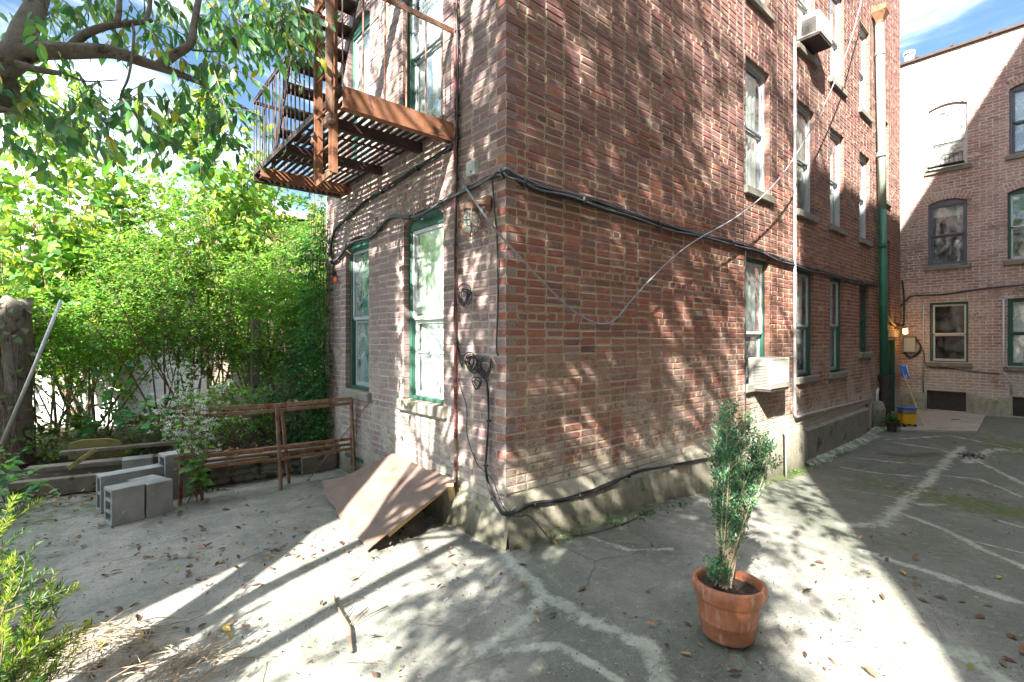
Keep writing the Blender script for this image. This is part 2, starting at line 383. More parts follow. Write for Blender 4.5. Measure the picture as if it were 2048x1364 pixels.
def nrm(a): return a/np.maximum(np.linalg.norm(a, axis=1, keepdims=True), 1e-9)
def leaves(name, tpl, P, Dr, S, cols, mat, parent=None, up=None, upj=.5):
    """P base points, Dr growth directions, S sizes, cols per-leaf RGB"""
    tv, tf = tpl; N = len(P); Dr = nrm(np.asarray(Dr, float))
    U = np.tile(np.array([[0, 0, 1.]]), (N, 1)) if up is None else np.asarray(up, float)
    U = U + RNG.normal(0, upj, (N, 3)); X = nrm(np.cross(Dr, U)); Z = np.cross(X, Dr)
    V = (P[:, None, :] + S[:, None, None]*(tv[None, :, 0:1]*X[:, None, :] + tv[None, :, 1:2]*Dr[:, None, :] + tv[None, :, 2:3]*Z[:, None, :]))
    nv = len(tv); V = V.reshape(-1, 3)
    loops = []; tot = []
    for f in tf: loops.extend(f); tot.append(len(f))
    loops = np.array(loops); L = (np.arange(N)[:, None]*nv + loops[None]).ravel()
    T = np.tile(np.array(tot), N); st = np.concatenate([[0], np.cumsum(T)[:-1]])
    me = D.meshes.new(name); me.vertices.add(len(V)); me.vertices.foreach_set('co', V.astype(np.float32).ravel())
    me.loops.add(len(L)); me.loops.foreach_set('vertex_index', L.astype(np.int32))
    me.polygons.add(len(T)); me.polygons.foreach_set('loop_start', st.astype(np.int32)); me.polygons.foreach_set('loop_total', T.astype(np.int32))
    me.update(calc_edges=True)
    ca = me.color_attributes.new('Col', 'FLOAT_COLOR', 'POINT')
    c4 = np.concatenate([np.repeat(cols, nv, axis=0), np.ones((N*nv, 1))], 1).astype(np.float32); ca.data.foreach_set('color', c4.ravel())
    me.materials.append(mat)
    o = D.objects.new(name, me); COL.objects.link(o)
    if parent: o.parent = parent
    return o
def tint(N, pal, j=.15):
    pal = np.array(pal); k = RNG.integers(0, len(pal), N); c = pal[k]*(1+RNG.normal(0, j, (N, 1)))
    return np.clip(c*(1+RNG.normal(0, .05, (N, 3))), .003, 1)
def unit(N):
    v = RNG.normal(0, 1, (N, 3)); return nrm(v)
def sprays(B, Dv, L, n, size, droop=.25, side=.9, j=.25):
    """for each twig base B, direction Dv, length L -> n alternate leaves"""
    K = len(B); Dv = nrm(Dv); L = np.broadcast_to(L, (K,)) if np.ndim(L) == 0 else L
    s = (np.arange(n)+.5)/n
    pos = B[:, None, :] + Dv[:, None, :]*(s[None, :, None]*L[:, None, None])
    pos[:, :, 2] -= droop*L[:, None]*(s[None, :]**2)
    up = np.tile(np.array([[0, 0, 1.]]), (K, 1)) + RNG.normal(0, .35, (K, 3)); X = nrm(np.cross(Dv, up))
    sg = np.where(np.arange(n) % 2 == 0, 1., -1.)
    d = Dv[:, None, :]*.55 + X[:, None, :]*(sg[None, :, None]*side) + RNG.normal(0, j, (K, n, 3)); d[:, :, 2] -= droop
    sz = size*(.55+.75*RNG.random((K, n)))*(1-.25*np.abs(s[None]-.5))
    return pos.reshape(-1, 3), d.reshape(-1, 3), sz.ravel()
def twigtubes(mb, B, Dv, L, r, droop=.25, k=3):
    for i in range(len(B)):
        b = Vector(B[i]); d = Vector(Dv[i]).normalized(); l = L if np.ndim(L) == 0 else L[i]
        pts = []
        for q in range(k+1):
            s = q/k; p = b+d*(l*s); p.z -= droop*l*s*s; pts.append(p)
        mb.tube(pts, [r*(1-.6*q/k) for q in range(k+1)], 4, False)

# ------------------------------------------------------------------ world + sun
AZ = math.radians(25); EL = math.radians(37)
sd = D.lights.new('sun', 'SUN'); sd.energy = 4.2; sd.angle = math.radians(.53); sd.color = (1., .93, .82)
so = D.objects.new('sun', sd); COL.objects.link(so)
trav = Vector((cos(AZ)*cos(EL), sin(AZ)*cos(EL), -sin(EL)))
so.rotation_euler = trav.to_track_quat('-Z', 'Y').to_euler()
w = D.worlds.new('World'); scene.world = w; w.use_nodes = True; nt = w.node_tree; nt.nodes.clear()
sky = nt.nodes.new('ShaderNodeTexSky'); sky.sky_type = 'NISHITA'; sky.sun_disc = False
sky.sun_elevation = EL; back = -trav; sky.sun_rotation = math.atan2(back.x, back.y); sky.air_density = 1.0; sky.dust_density = .6; sky.ozone_density = 2.0
tc = nt.nodes.new('ShaderNodeTexCoord'); mp = nt.nodes.new('ShaderNodeMapping'); mp.inputs['Scale'].default_value = (1., 1., 2.6); mp.inputs['Location'].default_value = (.428, -.427, .156)
nt.links.new(tc.outputs['Generated'], mp.inputs['Vector'])
cn = nt.nodes.new('ShaderNodeTexNoise'); cn.inputs['Scale'].default_value = 2.1; cn.inputs['Detail'].default_value = 8; cn.inputs['Roughness'].default_value = .58; cn.inputs['Distortion'].default_value = .4
nt.links.new(mp.outputs[0], cn.inputs['Vector'])
cr = nt.nodes.new('ShaderNodeMapRange'); cr.inputs['From Min'].default_value = .40; cr.inputs['From Max'].default_value = .66; cr.inputs['To Max'].default_value = .92
nt.links.new(cn.outputs['Fac'], cr.inputs['Value'])
mx = nt.nodes.new('ShaderNodeMix'); mx.data_type = 'RGBA'; pw = nt.nodes.new('ShaderNodeMath'); pw.operation = 'POWER'; pw.inputs[1].default_value = 2.2; nt.links.new(cr.outputs[0], pw.inputs[0]); nt.links.new(pw.outputs[0], mx.inputs[0]); tnt = nt.nodes.new('ShaderNodeMix'); tnt.data_type = 'RGBA'; tnt.blend_type = 'MULTIPLY'; tnt.inputs[0].default_value = 1; nt.links.new(sky.outputs[0], tnt.inputs[6]); tnt.inputs[7].default_value = (.20, .225, .225, 1)
nt.links.new(tnt.outputs[2], mx.inputs[6]); mx.inputs[7].default_value = (11.0, 11.7, 12.4, 1)
bg = nt.nodes.new('ShaderNodeBackground'); bg.inputs['Strength'].default_value = .15; nt.links.new(mx.outputs[2], bg.inputs[0])
wo = nt.nodes.new('ShaderNodeOutputWorld'); nt.links.new(bg.outputs[0], wo.inputs[0])
scene.view_settings.view_transform = 'Standard'; scene.view_settings.look = 'None'; scene.view_settings.exposure = 3.0; scene.view_settings.gamma = 1
scene.cycles.use_denoising = True
scene.cycles.max_bounces = 7; scene.cycles.transparent_max_bounces = 8; scene.cycles.transmission_bounces = 4; scene.cycles.caustics_reflective = False; scene.cycles.caustics_refractive = False
scene.cycles.sample_clamp_indirect = 6

exec_sections = True
# ================================================================== GROUND
def polydist(X, Y, pts):
    d = np.full(X.shape, 1e9)
    for (x0, y0), (x1, y1) in zip(pts[:-1], pts[1:]):
        dx, dy = x1-x0, y1-y0; t = np.clip(((X-x0)*dx+(Y-y0)*dy)/(dx*dx+dy*dy+1e-12), 0, 1)
        d = np.minimum(d, np.hypot(X-(x0+t*dx), Y-(y0+t*dy)))
    return d
def G2(px, py): p = gr(px, py); return (p.x, p.y)
def vnoise(X, Y, s, seed):
    r = np.random.default_rng(seed); g = r.random((64, 64)); x = X/s+100; y = Y/s+100
    xi = np.floor(x).astype(int); yi = np.floor(y).astype(int); fx = x-xi; fy = y-yi; fx = fx*fx*(3-2*fx); fy = fy*fy*(3-2*fy)
    a = g[xi % 64, yi % 64]; b = g[(xi+1) % 64, yi % 64]; c = g[xi % 64, (yi+1) % 64]; d = g[(xi+1) % 64, (yi+1) % 64]
    return (a*(1-fx)+b*fx)*(1-fy)+(c*(1-fx)+d*fx)*fy
SEAMS = [
 ([(1010,1110),(1090,1190),(1200,1250),(1290,1290),(1330,1364)], .13), ([(960,1300),(1040,1250),(1090,1190)], .10),
 ([(1000,1300),(1120,1290),(1240,1364)], .07), ([(1180,1075),(1260,1100),(1340,1098)], .05),
 ([(1735,1105),(1840,1140),(1950,1180),(2060,1215)], .13), ([(1690,1050),(1760,1050),(1810,1000),(1860,960),(1900,915),(1925,895)], .16),
 ([(1810,1030),(1900,1065),(1975,1105),(2060,1140)], .10), ([(1840,1010),(1890,1010)], .10), ([(1780,885),(1880,900),(1960,925),(2060,975)], .09),
 ([(1870,950),(1960,960),(2060,1000)], .06), ([(1680,935),(1760,948),(1860,955)], .07), ([(1700,915),(1800,925),(1900,935)], .06),
 ([(1610,940),(1680,905),(1755,872)], .13), ([(1690,980),(1760,990),(1830,1005)], .05), ([(1880,1290),(1930,1310),(2000,1364)], .16), ([(1950,1085),(2060,1110)], .06),
 ([(1770,880),(1900,872),(2060,905)], .08), ([(1990,1040),(2060,1060)],.05), ([(1930,925),(1985,900),(2060,905)], .2)]
def make_ground():
    xs = np.concatenate([np.arange(-30, -4, 1.), np.arange(-4, 3.0, .022), np.arange(3.0, 8.2, .035), np.arange(8.2, 13.2, .06), np.arange(13.2, 40, 1.5)])
    ys = np.concatenate([np.arange(-30, -3.4, 1.), np.arange(-3.4, 3.4, .028), np.arange(3.4, 6, .15), np.arange(6, 40, 1.5)])
    X, Y = np.meshgrid(xs, ys, indexing='ij')
    Z = gz(X, Y) + .012*(vnoise(X, Y, .9, 1)-.5) + .006*(vnoise(X, Y, .22, 2)-.5) + .0022*(vnoise(X, Y, .05, 3)-.5)
    # broken concrete edge near the sheet
    br = polydist(X, Y, [G2(765, 1090), G2(830, 1060), G2(915, 1000)])
    Z -= .035*np.exp(-(br/.10)**2)*(vnoise(X, Y, .08, 5) > .35)
    # low render fillet along right wall foot
    seam = np.zeros(X.shape)
    for pts, wd in SEAMS:
        q = [G2(*p) for p in pts]; d = polydist(X, Y, q)
        seam = np.maximum(seam, np.clip(1-d/(wd*.95), 0, 1))
    Z += .006*np.clip(seam*2, 0, 1)
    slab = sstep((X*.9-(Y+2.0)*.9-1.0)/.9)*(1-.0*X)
    Lc = .7553*(X+2.461)-.6554*(Y+2.907)+.25*(vnoise(X, Y, .4, 17)-.5); slab = np.maximum(slab*.9, .8*sstep((Lc+.02)/.2)*(Y < -.05)*(1-sstep((Lc-1.15)/.3)))  # darker slab; tree shade painted into its tone, sunlit strip left pale
    moss = np.clip(1.0-np.abs(Y+.12)/.36, 0, 1)*(X > .25)*(X < 6.5)*(.5+.65*vnoise(X, Y, .6, 33)); moss = np.maximum(moss, .42*slab*(X > 2.5)*vnoise(X, Y, 1.1, 35)*2*(vnoise(X, Y, 1.1, 35) > .45))
    moss = np.maximum(moss, np.clip(1-polydist(X, Y, [G2(1200, 1075), G2(1330, 1105)])/.16, 0, 1)*.6)
    moss = np.maximum(moss, np.clip(1-polydist(X, Y, [G2(1560, 960), G2(1600, 930), G2(1690, 905)])/.25, 0, 1))
    moss = np.maximum(moss, np.clip(1-polydist(X, Y, [G2(1780, 895), G2(2060, 955)])/.45, 0, 1)*.55)
    moss = np.maximum(moss, np.clip(1-polydist(X, Y, [G2(1870, 945), G2(2060, 995)])/.14, 0, 1)*.6)
    moss = np.maximum(moss, (Y > 3.0)*.55)
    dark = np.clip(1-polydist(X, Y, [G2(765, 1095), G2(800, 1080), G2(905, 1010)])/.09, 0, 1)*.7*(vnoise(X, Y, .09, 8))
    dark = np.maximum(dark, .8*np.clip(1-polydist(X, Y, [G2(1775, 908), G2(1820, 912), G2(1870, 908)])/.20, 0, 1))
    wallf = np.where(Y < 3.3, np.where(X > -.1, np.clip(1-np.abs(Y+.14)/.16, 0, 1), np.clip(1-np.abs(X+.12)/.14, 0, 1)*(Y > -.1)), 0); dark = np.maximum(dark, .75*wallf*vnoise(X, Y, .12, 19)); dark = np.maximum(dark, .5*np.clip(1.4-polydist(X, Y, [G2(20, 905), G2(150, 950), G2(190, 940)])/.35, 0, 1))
    nx, ny = X.shape; V = np.stack([X, Y, Z], -1).reshape(-1, 3)
    i = (np.arange(nx-1)[:, None]*ny + np.arange(ny-1)[None]).ravel(); Q = np.stack([i, i+ny, i+ny+1, i+1], 1)
    me = D.meshes.new('ground'); me.vertices.add(len(V)); me.vertices.foreach_set('co', V.astype(np.float32).ravel())
    me.loops.add(Q.size); me.loops.foreach_set('vertex_index', Q.astype(np.int32).ravel()); me.polygons.add(len(Q))
    me.polygons.foreach_set('loop_start', np.arange(0, Q.size, 4, dtype=np.int32)); me.polygons.foreach_set('loop_total', np.full(len(Q), 4, np.int32))
    me.polygons.foreach_set('use_smooth', np.ones(len(Q), bool)); me.update(calc_edges=True)
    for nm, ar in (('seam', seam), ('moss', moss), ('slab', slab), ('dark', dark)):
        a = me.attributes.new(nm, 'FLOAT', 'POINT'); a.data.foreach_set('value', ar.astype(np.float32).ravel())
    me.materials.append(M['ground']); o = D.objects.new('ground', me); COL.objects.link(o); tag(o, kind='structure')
make_ground()
# paler raised slab at the far end of the yard
mb = MB(); a, b, c, d = gr(1830, 822), gr(1972, 832), gr(1955, 866), gr(1800, 862)
q = [Vector((p.x, p.y, float(gz(p.x, p.y)))) for p in (a, b, c, d)]
M['slab'] = pm('pale_slab', (.26, .24, .21), (.36, .33, .29), 4, .9, .4, (.17, .18, .12), 3, .6)
mb.add([p+Vector((0, 0, .035)) for p in q]+[p-Vector((0, 0, .1)) for p in q], [(0, 1, 2, 3)[::-1], (0, 1, 5, 4), (1, 2, 6, 5), (2, 3, 7, 6), (3, 0, 4, 7)])
o = mb.build('pavement', M['slab']); tag(o, kind='structure')
# earth bed behind the low stone wall
def make_bed():
    xs = np.arange(-9, 1.2, .08); ys = np.arange(3.25, 14, .1); X, Y = np.meshgrid(xs, ys, indexing='ij')
    H = .24*sstep((Y-3.28)/.1)*sstep((X+1.75)/.2) + .22*sstep((Y-4.4)/.9)*(1-sstep((X+1.75)/.2)) - .03
    Z = H + .05*(vnoise(X, Y, .5, 11)-.5) + .04*(vnoise(X, Y, .13, 12)-.5)
    nx, ny = X.shape; V = np.stack([X, Y, Z], -1).reshape(-1, 3)
    i = (np.arange(nx-1)[:, None]*ny + np.arange(ny-1)[None]).ravel(); Q = np.stack([i, i+ny, i+ny+1, i+1], 1)
    me = D.meshes.new('terrain'); me.from_pydata(V.tolist(), [], Q.tolist()); me.polygons.foreach_set('use_smooth', np.ones(len(Q), bool))
    me.materials.append(M['bed']); o = D.objects.new('planting_bed', me); COL.objects.link(o); tag(o, kind='structure')
make_bed()

# ================================================================== BRICKWORK
CP = .0677; PR = .0055
PAL_R = [(.265,.085,.060),(.29,.095,.062),(.32,.105,.065),(.225,.080,.062),(.24,.092,.072),(.19,.075,.066),(.15,.072,.07),(.28,.105,.078),(.37,.14,.068),(.26,.095,.076),(.28,.11,.085)]
PAL_U = [(.225,.10,.092),(.205,.092,.09),(.24,.105,.09),(.18,.085,.085),(.255,.11,.092),(.15,.076,.078),(.27,.118,.09),(.215,.105,.105),(.19,.098,.10)]
PAL_L = [(.245,.165,.165),(.225,.155,.165),(.20,.14,.15),(.265,.18,.175),(.175,.13,.14),(.235,.17,.18),(.255,.17,.165),(.21,.155,.165),(.28,.19,.18)]
PAL_F = [(.37,.21,.185),(.33,.19,.175),(.40,.24,.21),(.30,.18,.175),(.36,.22,.20),(.26,.17,.17),(.42,.26,.22),(.34,.225,.215)]
def face_xf(kind, off=0.):
    if kind == 'R': return lambda u, d, z: (u, off-d, z)
    if kind == 'L': return lambda u, d, z: (off-d, u, z)
class Op:
    def __init__(s, u0, u1, z0, z1, rise=.10, rings=3): s.u0=u0; s.u1=u1; s.z0=z0; s.z1=z1; s.rise=rise; s.rings=rings; s.zs=z1-rise
def brick_face(kind, off, U0, U1, Z0, Z1, ops, pal, mats, corner=None, name='wall', parent=None, bond=6, wob=.0018, zfun=None, flip=False):
    xf = face_xf(kind, off); mb = MB(); rnd = random.Random(hash(name+kind) % 1000 if False else int(U1*100)+ord(kind))
    e = .004
    # mortar backing
    us = sorted({U0, U1, *[o.u0-e for o in ops], *[o.u1+e for o in ops]}); zs = sorted({Z0, Z1, *[o.z0-e for o in ops], *[o.z1+e for o in ops]})
    for a, b in zip(us[:-1], us[1:]):
        for c, d in zip(zs[:-1], zs[1:]):
            um, zm = (a+b)/2, (c+d)/2
            if any(o.u0-e < um < o.u1+e and o.z0-e < zm < o.z1+e for o in ops): continue
            mb.add([xf(a, 0, c), xf(b, 0, c), xf(b, 0, d), xf(a, 0, d)], [(0, 1, 2, 3)], m=1)
    def arcz(o, u):
        if o.rise <= 0: return o.z1
        wd = (o.u1-o.u0)/2; R = (wd*wd+o.rise**2)/(2*o.rise); uc = (o.u0+o.u1)/2
        return o.zs+o.rise-R+math.sqrt(max(R*R-(u-uc)**2, 0))
    for o in ops:
        dp = .16
        for (a, b) in ((o.u0-e, o.u0-e), (o.u1+e, o.u1+e)):
            mb.add([xf(a, 0, o.z0), xf(a, -dp, o.z0), xf(a, -dp, o.z1), xf(a, 0, o.z1)], [(0, 1, 2, 3)], m=1)
        mb.add([xf(o.u0, 0, o.z0-e), xf(o.u1, 0, o.z0-e), xf(o.u1, -dp, o.z0-e), xf(o.u0, -dp, o.z0-e)], [(0, 1, 2, 3)], m=1)
        n = 10
        for i in range(n):
            a = o.u0+(o.u1-o.u0)*i/n; b = o.u0+(o.u1-o.u0)*(i+1)/n; za, zb = arcz(o, a)+e, arcz(o, b)+e
            mb.add([xf(a, 0, za), xf(b, 0, zb), xf(b, 0, o.z1+e), xf(a, 0, o.z1+e)], [(0, 1, 2, 3)], m=1)
            mb.add([xf(a, 0, za), xf(b, 0, zb), xf(b, -dp, zb), xf(a, -dp, za)], [(0, 1, 2, 3)], m=1)
    def brick(c4, depth, col, proud=None):
        p = PR + rnd.gauss(0, wob) if proud is None else proud
        bv = .0042+rnd.random()*.0035; uc = sum(q[0] for q in c4)/4; zc = sum(q[1] for q in c4)/4; fr = []; bk = []
        for (u, z) in c4:
            ju, jz = rnd.gauss(0, .0014), rnd.gauss(0, .0012)
            du, dz = uc-u, zc-z; bk.append(xf(u+ju, -depth, z+jz))
        n4 = len(c4)
        for q in range(4):
            u, z = c4[q]; pu, pz = c4[q-1]; nu_, nz_ = c4[(q+1) % 4]
            su = (uc-u); sz = (zc-z); l = math.hypot(su, sz); iu, iz = (bv if uc > u else -bv)+rnd.gauss(0, .0010), (bv if zc > z else -bv)+rnd.gauss(0, .0010)
            ch = .004+.010*rnd.random()**2
            for (tu, tz) in ((pu, pz), (nu_, nz_)):
                dl = math.hypot(tu-u, tz-z) or 1; cc = min(ch*(1.6 if dl > .09 else .9), dl*.3); fr.append((u+iu+(tu-u)/dl*cc, z+iz+(tz-z)/dl*cc))
        mid = [xf(u, p*.45, z) for (u, z) in c4]
        frp = [xf(u, p+rnd.gauss(0, .0007), z) for (u, z) in fr]
        mb.add(bk+mid+frp, [tuple(range(8, 16)), (0, 1, 5, 4), (1, 2, 6, 5), (2, 3, 7, 6), (3, 0, 4, 7)], col=col, m=0)
        o_ = len(mb.v)-16
        for q in range(4):
            mb.f.append([o_+4+q, o_+8+2*q, o_+9+2*q]); mb.mi.append(1); mb.c.append(col)
            n_ = (q+1) % 4; mb.f.append([o_+4+q, o_+4+n_, o_+8+2*n_, o_+9+2*q]); mb.mi.append(1 if rnd.random() < .5 else 0); mb.c.append(col)
    def pick(u, z):
        pl = pal(u, z) if callable(pal) else pal
        c = rnd.choice(pl); av = [sum(q[i_] for q in pl)/len(pl) for i_ in range(3)]; c = tuple(.42*a_+.58*b_ for a_, b_ in zip(av, c)); j = rnd.gauss(1.13, .09)*(.62 if rnd.random() < .04 else 1); return tuple(max(.02, ch*j*rnd.gauss(1, .04)) for ch in c)
    nc = int((Z1-Z0)/CP)
    for k in range(nc):
        z0 = Z0+k*CP+.0055; z1 = Z0+(k+1)*CP-.0055; zm = (z0+z1)/2
        iv = [(U0, U1, False, False)]
        cuts = []
        for o in ops:
            lo = None
            if o.z0 < zm < o.zs: lo = (o.u0, o.u1)
            if o.rise > 0 and zm >= o.zs-.02:
                wd = (o.u1-o.u0)/2; R = (wd*wd+o.rise**2)/(2*o.rise); zc = o.zs+o.rise-R; Ro = R+o.rings*.103; h = zm-zc; al = math.asin(min(1, wd/R))
                if 0 < h < Ro:
                    hw = min(math.sqrt(Ro*Ro-h*h), h*math.tan(al)+.004); uc = (o.u0+o.u1)/2
                    lo = (uc-hw-.006, uc+hw+.006) if lo is None else lo
            if o.rise == 0 and o.zs <= zm < o.z1: lo = (o.u0, o.u1)
            if lo: cuts.append(lo)
        for (a, b) in cuts:
            nv = []
            for (p, q, la, lb) in iv:
                if b <= p or a >= q: nv.append((p, q, la, lb)); continue
                if a > p: nv.append((p, a, la, True))
                if b < q: nv.append((b, q, True, lb))
            iv = nv
        hdr = (k % bond == 2)
        L = .1095 if hdr else .215; ph = 0 if hdr else (L/2 if k % 2 else 0)
        if corner: ph += .100 if (k % 2) else 0
        for (p, q, la, lb) in iv:
            if q-p < .03: continue
            n0 = math.floor((p-U0-ph)/L); xs = [p]
            x = U0+ph+(n0+1)*L
            while x < q-.045:
                if x > p+.045: xs.append(x+rnd.gauss(0, .003))
                x += L
            xs.append(q)
            dz = zfun(k) if zfun else 0
            for i in range(len(xs)-1):
                a = xs[i]+(.0055 if i > 0 else 0); b = xs[i+1]-(.0055 if i < len(xs)-2 else 0)
                dep = .002
                if (i == 0 and la) or (i == len(xs)-2 and lb): dep = .115
                if corner and p == U0 and i == 0:
                    own = (k % 2 == 0) == (corner == 'A')
                    if own: a = -PR+.0005+rnd.gauss(0, .0022)
                    else: a = .1045
                    if a > b-.03: continue
                    dep = .10
                zz0 = z0+rnd.gauss(0, .001); zz1 = z1+rnd.gauss(0, .001)
                brick([(a, zz0), (b, zz0), (b, zz1), (a, zz1)], dep, pick((a+b)/2, zm))
    for o in ops:
        if o.rise <= 0: continue
        wd = (o.u1-o.u0)/2; R = (wd*wd+o.rise**2)/(2*o.rise); zc = o.zs+o.rise-R; uc = (o.u0+o.u1)/2; al = math.asin(min(1, wd/R))
        for j in range(o.rings):
            r0 = R+j*.103; r1 = r0+.093; n = max(3, round(2*al*r0/.067)); g = .005/r0
            for i in range(n):
                t0 = -al+2*al*i/n+g; t1 = -al+2*al*(i+1)/n-g
                c4 = [(uc+r0*sin(t0), zc+r0*cos(t0)), (uc+r0*sin(t1), zc+r0*cos(t1)), (uc+r1*sin(t1), zc+r1*cos(t1)), (uc+r1*sin(t0), zc+r1*cos(t0))]
                brick(c4, .10 if j == 0 else .002, pick(uc, zc+r0), PR+.001)
    return mb.build(name, mats, parent, color=True)

# ---- windows as parts: frame mesh + sash, pane, curtain, sill
def window(kind, off, o, parent, frame='green', sash='white', glass='glass', cur='curtain', curspan=(0., 1.), sill=True, head=True, inner=True, meet=.5, screen=None, panes=1, open_low=False, name='window', sillm='plinth2'):
    xf = face_xf(kind, off); u0, u1, z0, z1, zs = o.u0, o.u1, o.z0, o.z1, o.zs
    def bx(mb, a, b, c, d, e0, e1, m=None, bev=0.003):
        p = xf(a, e0, c); q = xf(b, e1, d); cc = [(p[i]+q[i])/2 for i in range(3)]; dd = [abs(p[i]-q[i]) for i in range(3)]
        mb.box(cc, dd, bev=min(bev, min(dd)*.3), m=m)
    mb = MB(); fw = .045; d0, d1 = -.115, -.060
    if frame:
        bx(mb, u0, u0+fw, z0, z1-.01, d0, d1); bx(mb, u1-fw, u1, z0, z1-.01, d0, d1); bx(mb, u0+fw, u1-fw, z0, z0+.03, d0, d1-.004)
        # arched head board filling the segment
        n = 8; wd = (u1-u0)/2; uc = (u0+u1)/2; hb = zs-.05
        vs = []
        for i in range(n+1):
            u = u0+(u1-u0)*i/n
            if o.rise > 0:
                R = (wd*wd+o.rise**2)/(2*o.rise); z = zs+o.rise-R+math.sqrt(max(R*R-(u-uc)**2, 0))
            else: z = z1
            vs += [xf(u, d1+.006, hb), xf(u, d1+.006, z), xf(u, d0, hb)]
        F = []
        for i in range(n): F += [(3*i, 3*i+3, 3*i+4, 3*i+1), (3*i+2, 3*i, 3*i+3, 3*i+5)]
        mb.add(vs, F)
    # room lining
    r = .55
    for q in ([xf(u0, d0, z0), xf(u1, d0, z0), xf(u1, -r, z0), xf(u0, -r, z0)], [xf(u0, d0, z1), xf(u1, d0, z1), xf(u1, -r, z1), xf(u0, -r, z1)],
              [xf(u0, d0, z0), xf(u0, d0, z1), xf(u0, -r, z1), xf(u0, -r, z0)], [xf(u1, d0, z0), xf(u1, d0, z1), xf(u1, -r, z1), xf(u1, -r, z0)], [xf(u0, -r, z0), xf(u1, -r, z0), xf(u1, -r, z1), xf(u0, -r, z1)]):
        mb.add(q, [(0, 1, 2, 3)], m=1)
    wnd = mb.build(name, [M[frame] if frame else M['white'], M['room']], parent)
    a, b = u0+fw, u1-fw; c, d = z0+.03, zs-.05; sw = .038; zm = c+(d-c)*meet; e0, e1 = -.105, -.074
    s1 = MB(); bx(s1, a, a+sw, zm, d, e0, e1); bx(s1, b-sw, b, zm, d, e0, e1); bx(s1, a+sw, b-sw, d-sw, d, e0, e1); bx(s1, a+sw, b-sw, zm-.02, zm+.02, e0, e1+.004)
    if panes > 1: bx(s1, (a+b)/2-.01, (a+b)/2+.01, zm+.02, d-sw, e0+.01, e1)
    s1.build('sash', M[sash], wnd)
    s2 = MB(); f0, f1 = (-.137, -.108); zl = zm-.02
    bx(s2, a, a+sw, c, zl, f0, f1); bx(s2, b-sw, b, c, zl, f0, f1); bx(s2, a+sw, b-sw, c, c+.05, f0, f1); bx(s2, a+sw, b-sw, zl-.035, zl, f0, f1)
    if screen: bx(s2, a+sw, b-sw, zl-.33, zl-.31, f0, f1)
    s2.build('sash', M[sash], wnd)
    g = MB(); g.add([xf(a+sw*.5, -.092, zm), xf(b-sw*.5, -.092, zm), xf(b-sw*.5, -.092, d-sw*.5), xf(a+sw*.5, -.092, d-sw*.5)], [(0, 1, 2, 3)])
    g.build('pane', M[glass], wnd)
    g = MB(); g.add([xf(a+sw*.5, -.124, c+.02), xf(b-sw*.5, -.124, c+.02), xf(b-sw*.5, -.124, zm-.02), xf(a+sw*.5, -.124, zm-.02)], [(0, 1, 2, 3)])
    g.build('pane', M[glass], wnd)
    if cur:
        t0, t1 = curspan; g = MB(); n = 26; vs = []; F = []; za, zb = c+(d-c)*t0, d
        for i in range(n+1):
            u = a+(b-a)*i/n; dd = -.175+.014*sin(i*1.35)+.008*sin(i*.61)
            vs += [xf(u, dd, za), xf(u, dd*.98, zb)]
        for i in range(n): F.append((2*i, 2*i+2, 2*i+3, 2*i+1))
        g.add(vs, F); g.build('curtain', M[cur], wnd, smooth=True)
    if sill:
        g = MB(); bx(g, u0-.07, u1+.07, z0-.115, z0-.004, -.10, .055, bev=.012); g.build('sill', M[sillm], wnd)
    return wnd

# ---------------------------------------------------------------- main brick building
BLD = thing('brick_building', 'tall purple-brown brick apartment building with its corner in the middle of the yard', 'building')
XE = 12.55; YE = 3.72; ZT = 11.6
rows = [(1.01, 2.73), (3.62, 5.36), (6.2, 7.95)]
cols = [(4.13, 4.88), (5.93, 6.68), (7.45, 8.22), (9.2, 9.9)]
opsR = {}
for ri, (za, zb) in enumerate(rows):
    for ci, (ua, ub) in enumerate(cols):
        if ri == 0: z0 = za if ci < 3 else 1.33; opsR[(ri, ci)] = Op(ua, ub, z0, zb-.03, 0., 1)
        else: opsR[(ri, ci)] = Op(ua, ub, za, zb, 0., 1)
opsR['s1'] = Op(10.85, 11.45, 4.72, 6.52, 0., 1); opsR['s2'] = Op(11.05, 11.6, 2.1, 3.85, 0., 1)
door_op = Op(11.25, 12.1, -.12, 1.62, 0., 1)
cell_op = Op(9.56, 10.0, -.32, .25, 0., 1)
def palR(u, z):
    t = 1/(1+math.exp((z-2.9-.08*u+.5*sin(u*2.1))*2.2)); return PAL_R if random.random() < t*.95 else PAL_U
opsL = {'n1': Op(.87, 1.60, 1.0, 2.84, .10, 3), 'f1': Op(2.41, 3.07, 1.0, 2.82, .10, 3), 'n2': Op(.88, 1.62, 3.6, 5.42, .10, 3), 'f2': Op(2.38, 3.02, 3.6, 5.42, .10, 3), 'n3': Op(.88, 1.62, 6.2, 8.0, .10, 3), 'f3': Op(2.38, 3.02, 6.2, 8.0, .10, 3)}
ZB = -.42
brick_face('R', 0, 0, XE, ZB, ZT, list(opsR.values())+[door_op, cell_op], palR, [M['brick_r'], M['mortar']], corner='A', name='wall', parent=BLD)
brick_face('L', 0, 0, YE, ZB, ZT, list(opsL.values()), PAL_L, [M['brick_l'], M['mortar_l']], corner='B', name='wall', parent=BLD)
mb = MB()
mb.add([(XE, 0, ZB), (XE, 9, ZB), (XE, 9, ZT), (XE, 0, ZT)], [(0, 1, 2, 3)]); mb.add([(0, YE, ZB), (XE, 9, ZB), (XE, 9, ZT), (0, YE, ZT)], [(0, 1, 2, 3)])
mb.build('rear_wall', M['mortar'], BLD)
mb = MB(); mb.add([(0, 0, ZT), (XE, 0, ZT), (XE, 9, ZT), (0, YE, ZT)], [(0, 1, 2, 3)]); mb.build('roof', M['roofing'], BLD)
